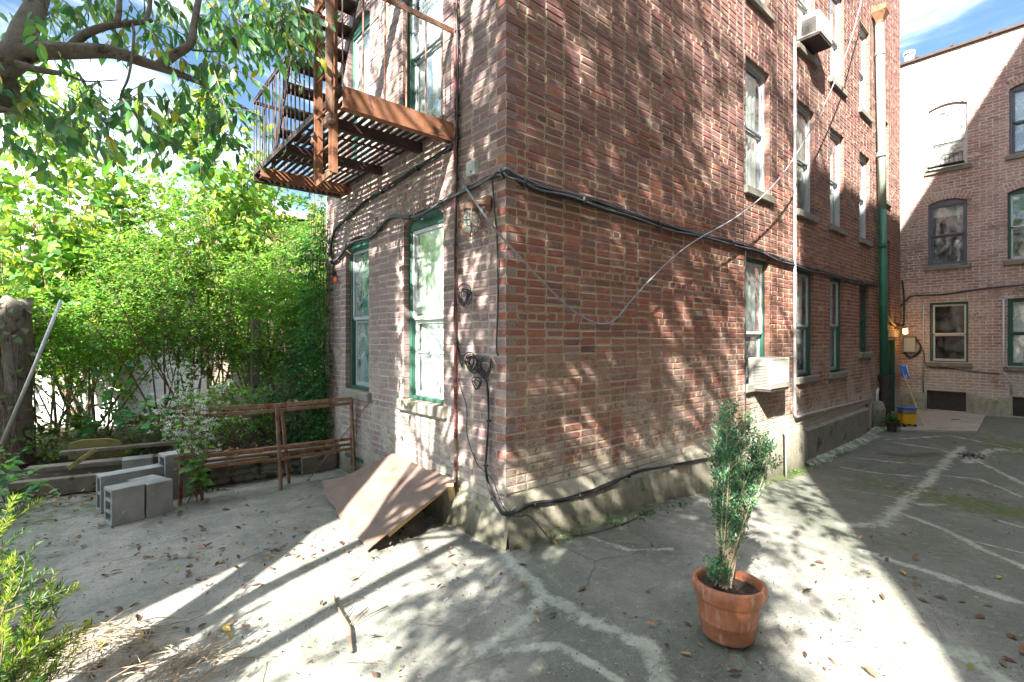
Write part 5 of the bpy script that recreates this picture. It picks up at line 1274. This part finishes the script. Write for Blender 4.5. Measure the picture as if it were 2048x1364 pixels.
    for i in range(15): x = rc.uniform(-5.2, -3.4); q = Vector((rc.uniform(4.2, 6.8), 0, rc.uniform(.2, 6.0))); put(q-Lv*((q.x-x)/Lv.x))
    for i in range(24): x = rc.uniform(-5.4, -3.6); q = Vector((0, rc.uniform(.25, 3.6), rc.uniform(1.7, 6.2))); put(q-Lv*((q.x-x)/Lv.x))
    ng = len(cl)
    for i in range(90):
        q = Vector((rc.uniform(-.9, 2.2), rc.uniform(-2.6, -.40), 0))
        if q.y > -2.82+.466*q.x+.95: put(q-Lv*rc.uniform(6.2, 8.8))
    ng2 = len(cl)
    for i in range(5): q = Vector((rc.uniform(1.2, 3.6), rc.uniform(-1.5, -.4), 0)); put(q-Lv*rc.uniform(6.5, 8.5))
    br.build('branches', M['bark'], CT)
    B = []; 
    for ci_, q in enumerate(cl):
        m = 26; bd = Vector((-.30+rc.gauss(0, .07), -.35+rc.gauss(0, .07), -.38+rc.gauss(0, .10))).normalized()
        for k in range(m):
            hl = .38 if ng <= ci_ < ng2 else .7; e = q+bd*rc.uniform(-hl, hl); B.append([e.x+rc.gauss(0, .16), e.y+rc.gauss(0, .13), e.z+rc.gauss(0, .16)])
    B = np.array(B); K = len(B); Dv = unit(K)+np.array([.1, .1, -.3]); L = .25+.2*RNG.random(K); p, d, s = sprays(B, Dv, L, 9, .115, .3, .7, .3); d[:, 2] -= .6
    leaves('crown', T_LANCE, p, d, s, tint(len(p), CH_PAL, .2), M['lv_dark'], CT, upj=.9)
CN1, CN2, CN3, CN4 = 44, 26, 24, 44
cherry()

def shrub(name, label, boxes, nt, L, nl, size, tpl, pal, mat, stems, group=None, droop=.15, side=.9, up=.35, cat='shrub', clump=.35, cs=.55, stemr=.012, dvz=.3, twigr=.002, seed=1, dlz=0., fr=.5):
    """boxes: list of (cx,cy,cz,rx,ry,rz,weight) ellipsoids; twigs concentrate near the shell and in clumps"""
    t = thing(name, label, cat, group); rd = random.Random(seed); rg = np.random.default_rng(seed)
    wsum = sum(b[6] for b in boxes); B = []; N_ = []
    for (cx, cy, cz, rx, ry, rz_, w_) in boxes:
        n = int(nt*w_/wsum*2.2); v = nrm(rg.normal(0, 1, (n, 3)))*((fr+(1-fr)*rg.random(n))[:, None]); P = np.array([cx, cy, cz])+v*np.array([rx, ry, rz_])
        nz = vnoise(P[:, 0]*1.0+P[:, 2]*.7, P[:, 1]*.6+P[:, 2], cs, seed+5); keep = nz+rg.normal(0, .12, n) > clump
        P = P[keep]; v = v[keep]; B.append(P); N_.append(v)
    B = np.concatenate(B); v = np.concatenate(N_); idx = rg.permutation(len(B))[:nt]; B = B[idx]; v = v[idx]
    B = B[B[:, 2] > .05+0*B[:, 2]]; v = v[:len(B)]
    K = len(B); Dv = v*.8+rg.normal(0, .5, (K, 3)); Dv[:, 2] += dvz; Lk = L*(.6+.8*rg.random(K))
    tw = MB(); st = 1 if K < 2500 else 2; twigtubes(tw, B[::st], Dv[::st], Lk[::st], twigr, droop, 2); tw.build('twigs', M['twig'], t)
    p, d, s = sprays(B, Dv, Lk, nl, size, droop, side, .25); d[:, 2] += dlz; m = p[:, 2] > .02; p, d, s = p[m], d[m], s[m]
    leaves('foliage', tpl, p, d, s, tint(len(p), pal, .18), M[mat], t, upj=up)
    sm = MB()
    for (a, b, r) in stems: sm.tube(smooth_path([a, Vector(a)*.5+Vector(b)*.5+Vector((rd.gauss(0, .12), rd.gauss(0, .1), .05)), b], 5), [r*(1-.7*k/10) for k in range(11)], 6)
    if stems: sm.build('stems', M['twig'], t)
    return t
GOLD = [(.19, .34, .06), (.26, .38, .08), (.13, .29, .07), (.09, .23, .06), (.31, .40, .11), (.11, .26, .08)]
HEDGE = [(.14, .38, .07), (.20, .47, .08), (.09, .28, .07), (.30, .52, .09), (.15, .38, .08), (.20, .24, .09)]
rd = random.Random(31)
def stems_for(cx, cy, z0, z1, spread, n, r):
    return [((cx+rd.gauss(0, .12), cy+rd.gauss(0, .1), z0), (cx+rd.gauss(0, spread), cy+rd.gauss(0, spread*.5), z1*(.7+.35*rd.random())), r*(.6+.6*rd.random())) for _ in range(n)]
# tall sunlit heart-leaved shrubs at the back
for i, (cx, cy, h, w_, lab) in enumerate(((-2.75, 6.5, 4.7, .75, 'slender loose-crowned shrub rising above the left hedge'), (-.75, 6.2, 5.2, .75, 'slender loose-crowned shrub rising just left of the fire escape'), (-3.9, 8.3, 3.9, .95, 'tall sunlit heart-leaved shrub at the far left behind the fence'), (-2.5, 7.6, 4.3, 1.0, 'tall yellow-green heart-leaved shrub behind the fence, left of the middle one'), (-1.2, 7.7, 4.7, 1.0, 'tallest yellow-green heart-leaved shrub in the middle of the greenery'), (.05, 7.5, 4.3, .9, 'yellow-green heart-leaved shrub in front of the shingled house'), (1.2, 7.0, 3.9, .8, 'heart-leaved shrub close behind the brick building'))):
    shrub('tall_shrub', lab, [(cx, cy, h*.74, w_, .65, h*.40, 1.2), (cx+.2, cy, h*.45, w_*.9, .6, h*.25, .6)], 460, .36, 7, .125, T_HEART, GOLD, 'lv_gold', stems_for(cx, cy, .2, h, w_*.6, 8, .018), 'sunlit heart-leaved shrubs at the back', droop=.2, side=.8, up=1.1, clump=.36, cs=.5, seed=40+i, dlz=-.45)
# fine-leaved hedge shrubs in the middle
HB = [(-3.55, 5.9, 1.85, .8, .5, .72, 'left'), (-2.35, 5.7, 1.80, .8, .5, .58, 'second'), (-1.25, 5.35, 2.15, .85, .5, .80, 'middle'), (-.35, 4.95, 2.0, .7, .5, .95, 'fourth'), (.25, 4.6, 1.75, .5, .45, 1.15, 'right')]
labs = ['bushy fine-leaved shrub behind the vine-covered post', 'bushy fine-leaved shrub right of the vine-covered post', 'bushy fine-leaved shrub above the white-flowered plant', 'bushy fine-leaved shrub above the rusty railings', 'bushy fine-leaved shrub pressed against the edge of the brick building']
for i, (cx, cy, cz, rx, ry, rz_, nm) in enumerate(HB):
    shrub('hedge_shrub', labs[i], [(cx, cy, cz, rx, ry, rz_, 1.), (cx+(.35 if i % 2 else -.25), cy+.1, cz+.62+.25*(i % 3), rx*.5, ry*.8, rz_*.65, .38), (cx, cy-.1, cz-.55, rx*.8, ry*.7, .45, .32)], 1250, .27, 10, .056, T_OVAL2, [tuple(ch*(.8+.12*((i*2) % 4)) for ch in q) for q in HEDGE], 'lv_hedge', stems_for(cx, cy, .15, cz+.3, rx*.7, 13, .017), 'fine-leaved shrubs over the fence', droop=.15, clump=.36, cs=.42, seed=60+i, twigr=.0022)
# dark lower tangle of pinnate leaves behind the railings
shrub('fern_shrub', 'low fern-leaved plant behind the right end of the rusty railings', [(-.25, 3.95, .75, .45, .3, .5, 1.), (-.0, 4.1, 1.3, .3, .25, .6, .7)], 330, .26, 13, .058, T_OVAL, [(.03, .12, .05), (.045, .15, .05), (.025, .09, .045)], 'lv_hedge', stems_for(-.2, 4.0, .2, 1.2, .25, 6, .01), droop=.45, side=1.1, clump=.2, seed=71)
shrub('fern_shrub', 'low leafy undergrowth behind the middle of the rusty railings', [(-1.0, 4.3, .62, .7, .3, .38, 1.)], 300, .22, 11, .05, T_OVAL2, HEDGE, 'lv_hedge', stems_for(-1, 4.2, .2, .9, .5, 8, .01), droop=.3, clump=.25, seed=72)
shrub('undergrowth', 'bright green low plants in front of the chain-link fence', [(-2.1, 5.1, .42, 1.0, .3, .25, 1.)], 320, .18, 8, .055, T_HEART, [(.16, .26, .05), (.10, .20, .05), (.07, .16, .04)], 'lv_hedge', [], cat='plants', droop=.2, seed=73, clump=.2)
# creeper on the edge of the brick wall
CRP = thing('climbing_vine', 'leafy vine climbing the far edge of the narrow brick face', 'vine')
def creeper():
    mb = MB(); B = []; Dv = []; rc = random.Random(5)
    for k in range(7):
        y = 3.45+.06*k; pts = []; 
        for i in range(24): z = .2+3.6*i/23*(.75+.05*k); pts.append(Vector((-.04-.03*rc.random()-.02*k, y+rc.gauss(0, .03), z)))
        mb.tube(pts, .007, 5)
        for p in pts:
            for q in range(3):
                if p.z < 2.9 or rc.random() < .4: B.append(list(p+Vector((rc.gauss(0, .04), rc.gauss(0, .05), rc.gauss(0, .05))))); Dv.append([-1+rc.gauss(0, .5), rc.gauss(-.2, .5), rc.gauss(-.1, .5)])
    mb.build('stems', M['twig'], CRP); B = np.array(B); Dv = np.array(Dv); L = .2+.1*RNG.random(len(B)); p, d, s = sprays(B, Dv, L, 11, .055, .35, 1., .2)
    leaves('foliage', T_OVAL2, p, d, s, tint(len(p), [(.03, .13, .045), (.05, .18, .05), (.09, .24, .05), (.025, .10, .05)], .2), M['lv_hedge'], CRP, upj=.5)
creeper()
# heart-leaved knotweed stems, white-flowered plant
def leafy_stems(name, label, cat, S, size, pal, mat, flowers=False, n=9, lean=.0, seed=3, tpl=T_HEART, group=None):
    t = thing(name, label, cat, group); rc = random.Random(seed); mb = MB(); P = []; Dd = []; Sz = []; FP = []
    for (b, e) in S:
        b = Vector(b); e = Vector(e); m_ = b*.5+e*.5+Vector((rc.gauss(0, .03), rc.gauss(0, .03), .04)); pts = smooth_path([b, m_, e], 8); mb.tube(pts, [.006-.0035*i/16 for i in range(17)], 5)
        for i in range(3, 17):
            for q in range(2):
                if rc.random() < n/12:
                    a = rc.random()*6.28; P.append(list(pts[i])); Dd.append([cos(a), sin(a), rc.gauss(-.15, .25)]); Sz.append(size*(1.1-.04*i)*(.6+.6*rc.random()))
        if flowers:
            for i in range(9, 17):
                for q in range(2):
                    c = pts[i]+Vector((rc.gauss(0, .05), rc.gauss(0, .05), .03+.04*rc.random())); mb.tube([pts[i], c], .0012, 4, False)
                    for z in range(22): FP.append([c.x+rc.gauss(0, .014), c.y+rc.gauss(0, .014), c.z+rc.gauss(0, .007)])
    mb.build('stems', M['twig'], t); P = np.array(P); Dd = np.array(Dd); leaves('foliage', tpl, P, Dd, np.array(Sz), tint(len(P), pal, .16), M[mat], t, upj=.3)
    if flowers: FP = np.array(FP); leaves('flowers', T_OVAL, FP, unit(len(FP))+np.array([0, 0, .7]), np.full(len(FP), .014), tint(len(FP), [(.75, .77, .74), (.6, .63, .6)], .08), M['petal'], t)
    return t
wb = gr(402, 1000); S = []
for (px, py, t_) in ((345, 745, 4.75), (385, 742, 4.8), (430, 780, 4.8), (325, 800, 4.6), (310, 835, 4.6), (365, 800, 4.5), (400, 815, 4.6), (455, 770, 4.9), (340, 860, 4.5), (420, 850, 4.55), (380, 770, 4.7)): S.append((tuple(wb+Vector((rd.gauss(0, .03), rd.gauss(0, .03), 0))), tuple(at(px, py, t_))))
leafy_stems('flowering_plant', 'white-flowered plant growing up through the left end of the rusty railings', 'plant', S, .10, [(.14, .32, .09), (.10, .26, .09), (.20, .38, .10)], 'lv_hedge', True, 9, seed=81)
S = []
for (bx0, by0, ex, ey, t0) in ((225, 860, 205, 690, 6.0), (240, 880, 255, 720, 5.9), (290, 885, 300, 770, 5.6), (265, 880, 235, 800, 5.6), (200, 880, 130, 770, 5.9), (320, 870, 380, 720, 5.8), (250, 870, 175, 650, 6.1)): S.append((tuple(at(bx0, by0, t0)), tuple(at(ex, ey, t0-.2))))
leafy_stems('knotweed', 'large heart-leaved plant between the boards and the white-flowered plant', 'plant', S, .15, [(.07, .24, .11), (.09, .28, .11), (.05, .18, .08)], 'lv_hedge', False, 7, seed=82)
S = []
for (ax_, ay, t0) in ((10, 900, 3.9), (50, 895, 4.1), (80, 935, 3.9), (30, 950, 3.7), (100, 960, 3.9), (120, 990, 3.8), (60, 1000, 3.5), (-20, 930, 3.7), (10, 990, 3.4)): S.append((tuple(gr(-60+rd.uniform(0, 90), 990+rd.uniform(-40, 20))), tuple(at(ax_, ay, t0))))
leafy_stems('ground_plant', 'low broad-leaved green plant at the left picture edge in front of the boards', 'plant', S, .115, [(.06, .22, .09), (.09, .28, .09), (.12, .32, .09)], 'lv_hedge', False, 8, seed=83)
# yew in the very foreground
YEW = thing('yew_bush', 'bright-tipped yew branches at the lower left corner close to the camera', 'shrub')
def yew():
    rc = random.Random(6); mb = MB(); P = []; Dd = []; Sz = []; Cc = []
    def sprig(a, d, L, bright):
        pts = grow(mb, a, d, L, .004, 6, .08, .02, rc)
        for i in range(1, len(pts)):
            for q in range(15):
                s = rc.random(); p = pts[i-1]*(1-s)+pts[i]*s; ang = rc.random()*6.28; t_ = (pts[i]-pts[i-1]).normalized(); u = t_.orthogonal().normalized(); w_ = t_.cross(u); dd = t_*.75+u*cos(ang)*.9+w_*sin(ang)*.9
                P.append(list(p)); Dd.append(list(dd)); Sz.append(.024+.008*rc.random()); b = bright and i > 2
                Cc.append([.26, .38, .03] if b and rc.random() < .8 else ([.10, .22, .04] if rc.random() < .4 else [.025, .085, .035]))
    root = Vector((-3.1, -.55, 0))
    for i, (px, py, t_) in enumerate([(15, 1020, 2.1), (0, 1055, 2.05), (60, 1130, 2.0), (45, 1150, 1.95), (95, 1200, 1.95), (120, 1225, 1.95), (10, 1140, 1.9), (30, 1190, 1.8), (75, 1240, 1.85), (110, 1290, 1.85), (60, 1300, 1.75), (25, 1270, 1.7), (95, 1345, 1.75), (40, 1350, 1.65), (5, 1330, 1.6), (-20, 1100, 1.9), (-30, 1200, 1.8)]):
        tip = at(px, py, t_); m = root*.35+tip*.65+Vector((0, 0, -.05)); mb.tube(smooth_path([root, root*.6+tip*.4+Vector((0, 0, .1)), m], 4), [.008-.0006*k for k in range(9)], 5)
        d = tip-m; sprig(m, d, d.length, True)
        for k in range(7):
            s = .1+.85*rc.random(); q = m*(1-s)+tip*s; dv = d.normalized()+Vector((rc.gauss(0, .6), rc.gauss(0, .6), rc.gauss(.1, .35))); sprig(q, dv, .10+.08*rc.random(), rc.random() < .6)
    mb.build('stems', M['twig'], YEW); leaves('needles', T_NEEDLE, np.array(P), np.array(Dd), np.array(Sz)*1.15, np.array(Cc)*(1+RNG.normal(0, .12, (len(Cc), 1))), M['lv_hedge'], YEW, upj=.5)
yew()
# far trees that close the view behind the garden
def far_tree(cx, cy, h, r, lab, seed):
    t = thing('garden_tree', lab, 'tree', 'trees far behind the garden'); rc = random.Random(seed); mb = MB(); trunk = grow(mb, (cx, cy, -.1), (0, 0, 1), h*.65, .16, 8, .05, 0, rc)
    for i in range(9): grow(mb, trunk[3+i % 5], (rc.gauss(0, 1), rc.gauss(0, 1), .7), h*.35, .06, 6, .15, 0, rc)
    mb.build('trunk', M['bark'], t); rg = np.random.default_rng(seed); K = 1500; v = nrm(rg.normal(0, 1, (K*2, 3)))*(.35+.65*rg.random(K*2))[:, None]; P = np.array([cx, cy, h*.66])+v*np.array([r, r, h*.38]); nz = vnoise(P[:, 0]+P[:, 2]*.6, P[:, 1]+P[:, 2], 1.1, seed); P = P[nz > .38][:K]; v = v[nz > .38][:K]
    p, d, s = sprays(P, v+rg.normal(0, .5, v.shape), .5, 6, .26, .2, .8, .3); leaves('crown', T_OVAL2, p, d, s, tint(len(p), [(.10, .2, .04), (.16, .24, .05), (.07, .15, .04)], .2), M['lv_gold'], t)
far_tree(-6.5, 17, 6.0, 2.6, 'distant pale green tree at the far left behind the garage', 91); far_tree(-2.2, 18.5, 5.4, 2.4, 'distant pale green tree behind the middle shrubs', 92); far_tree(-11, 22, 8, 3.5, 'distant tree farthest to the left', 93)

# ================================================================== LITTER, TWIGS, WEEDS
def litter():
    P = []; 
    def reg(n, f):
        k = 0
        while k < n:
            q = f()
            if q is not None: P.append(q); k += 1
    rg = random.Random(14)
    def scat(px0, px1, py0, py1):
        def f():
            p = gr(rg.uniform(px0, px1), rg.uniform(py0, py1))
            if p.x > -.08 and p.y > -.12: return None
            if rg.random() > .15+1.7*max(0, float(vnoise(np.array([p.x]), np.array([p.y]), .45, 44)[0])-.42)*2: return None
            return (p.x, p.y)
        return f
    reg(260, scat(0, 560, 980, 1270)); reg(100, scat(380, 760, 950, 1120)); reg(130, scat(200, 420, 1000, 1120)); reg(45, scat(600, 1300, 1080, 1364)); reg(110, scat(1600, 2048, 900, 1364)); reg(60, scat(1700, 2048, 860, 1000)); reg(30, scat(1100, 1600, 1060, 1364)); reg(40, scat(740, 920, 1010, 1110)); reg(60, scat(0, 300, 1240, 1364))
    P = np.array(P); N = len(P); z = gz(P[:, 0], P[:, 1])+.012; P3 = np.stack([P[:, 0], P[:, 1], z], 1); a = RNG.random(N)*6.28; d = np.stack([np.cos(a), np.sin(a), RNG.normal(.05, .22, N)], 1)
    col = tint(N, [(.10, .055, .035), (.16, .09, .055), (.06, .035, .028), (.28, .20, .12), (.36, .27, .06), (.15, .08, .05), (.30, .16, .08), (.12, .07, .05), (.08, .05, .04), (.20, .13, .09), (.09, .055, .04), (.13, .08, .055)], .2)
    o = leaves('fallen_leaves', T_LANCE, P3, d, (.028+.055*RNG.random(N)**2), col, M['litter'], up=None, upj=.25); tag(o, 'scattered fallen leaves lying over the yard', 'leaf litter', kind='stuff')
    rg = random.Random(15); Pb = []
    for i in range(650):
        x = rg.uniform(-3.2, .1); y = 3.3+abs(rg.gauss(0, .9)); Pb.append([x, y, (.26 if x > -1.7 else .04+.2*max(0, min(1, y-4.4)))+.02])
    Pb = np.array(Pb); N = len(Pb); a = RNG.random(N)*6.28; d = np.stack([np.cos(a), np.sin(a), RNG.normal(.05, .3, N)], 1)
    o = leaves('leaf_mulch', T_LANCE, Pb, d, .05+.05*RNG.random(N), tint(N, [(.10, .06, .04), (.16, .10, .06), (.25, .18, .1), (.07, .1, .04)], .2), M['litter'], upj=.3); tag(o, 'brown leaf mulch on the planting bed', 'leaf litter', kind='stuff')
litter()
def grit():
    rg = np.random.default_rng(5); N = 2600; px = rg.uniform(0, 2048, N*2); py = 900+460*rg.random(N*2)**.8; P = []
    for a, b in zip(px, py):
        p = gr(float(a), float(b))
        if p.x > -.12 and p.y > -.12: continue
        if vnoise(np.array([p.x]), np.array([p.y]), .35, 21)[0] < .45: continue
        P.append((p.x, p.y, float(gz(p.x, p.y))+.006))
    P = np.array(P); a = rg.random(len(P))*6.28; d = np.stack([np.cos(a), np.sin(a), rg.random(len(P))*.6], 1)
    o = leaves('grit', T_OVAL2, P, d, .006+.014*rg.random(len(P))**2, tint(len(P), [(.08, .06, .045), (.14, .11, .08), (.3, .28, .24), (.05, .04, .035), (.2, .15, .1)], .2), M['litter'], upj=.6); tag(o, 'fine grit and crumbled leaf bits over the concrete', 'grit', kind='stuff')
grit()
def drypile():
    rg = random.Random(16); mb = MB()
    for i in range(150):
        px = rg.gauss(230, 130); py = rg.uniform(1255, 1375) if px < 330 else rg.uniform(1290, 1370); p = gr(max(-20, min(px, 520)), py); a = rg.gauss(.5, .9); L = .12+.3*rg.random(); k = rg.gauss(0, .5); pts = []
        z0 = .006+.05*rg.random()*(1 if px < 300 else .4)
        for q in range(6):
            s = q/5-.5; pts.append((p.x+cos(a+k*s)*L*s, p.y+sin(a+k*s)*L*s, g0(p.x, p.y)+z0+.02*rg.random()*(1-abs(2*s))))
        mb.tube(pts, .0014+.0016*rg.random(), 4, False)
    o = mb.build('dry_stalks', M['dry']); tag(o, 'pale heap of dry vine stalks in the sun at the lower left', 'dry stalks', kind='stuff')
    mb = MB()
    for i in range(90):
        p = gr(rg.uniform(0, 2040), rg.uniform(930, 1360)); a = rg.random()*6.28; L = .06+.22*rg.random()
        if p.x > -.15 and p.y > -.2: continue
        if p.x > .3 and rg.random() < .3: continue
        mb.tube([(p.x+cos(a)*L*s, p.y+sin(a)*L*s, g0(p.x, p.y)+.009+.01*rg.random()) for s in (-.5, -.2, .15, .5)], .0016, 4, False)
    o = mb.build('small_twigs', M['twig']); tag(o, 'thin broken twigs scattered over the concrete', 'twigs', kind='stuff')
drypile()
mb = MB(); pts = smooth_path([gr(668, 1192, .02), gr(680, 1222, .02), gr(696, 1250, .018), gr(700, 1262, .018), gr(703, 1303, .015)], 5); mb.tube(pts, [.007]*6+[.009]*(len(pts)-6), 7)
for (a, b) in (((697, 1253), (735, 1215)), ((690, 1235), (705, 1215)), ((705, 1250), (775, 1212)), ((684, 1212), (728, 1195))): mb.tube([gr(*a, .018), gr((a[0]+b[0])/2, (a[1]+b[1])/2-3, .02), gr(*b, .012)], .003, 5)
o = mb.build('fallen_branch', M['twig'], smooth=True); tag(o, 'forked brown twig lying alone on the sunlit concrete', 'branch')
def weeds(name, pts, n, size, pal, label, h=.06):
    B = []; 
    for (x, y, s) in pts:
        for i in range(int(n*s)): B.append([x+random.gauss(0, .05*s+.02), y+random.gauss(0, .03*s+.01), g0(x, y)+.005])
    B = np.array(B); d = unit(len(B)); d[:, 2] = np.abs(d[:, 2])+.3; o = leaves(name, T_OVAL2, B, d, size*(.5+RNG.random(len(B))), tint(len(B), pal, .2), M['lv_hedge'], upj=.5); tag(o, label, 'weeds', kind='stuff')
wp = [(gr(a, b).x, gr(a, b).y, s) for a, b, s in ((400, 960, 1), (1240, 1048, 1.2), (1300, 1030, 1.6), (1360, 1012, 1), (1150, 1075, .8), (1590, 945, 1.5), (1620, 930, 1.), (770, 960, .8), (270, 985, .6), (420, 985, .7))]
weeds('small_weeds', wp, 40, .028, [(.06, .14, .03), (.10, .20, .03), (.04, .10, .03)], 'tiny weeds and moss tufts at the foot of the walls')
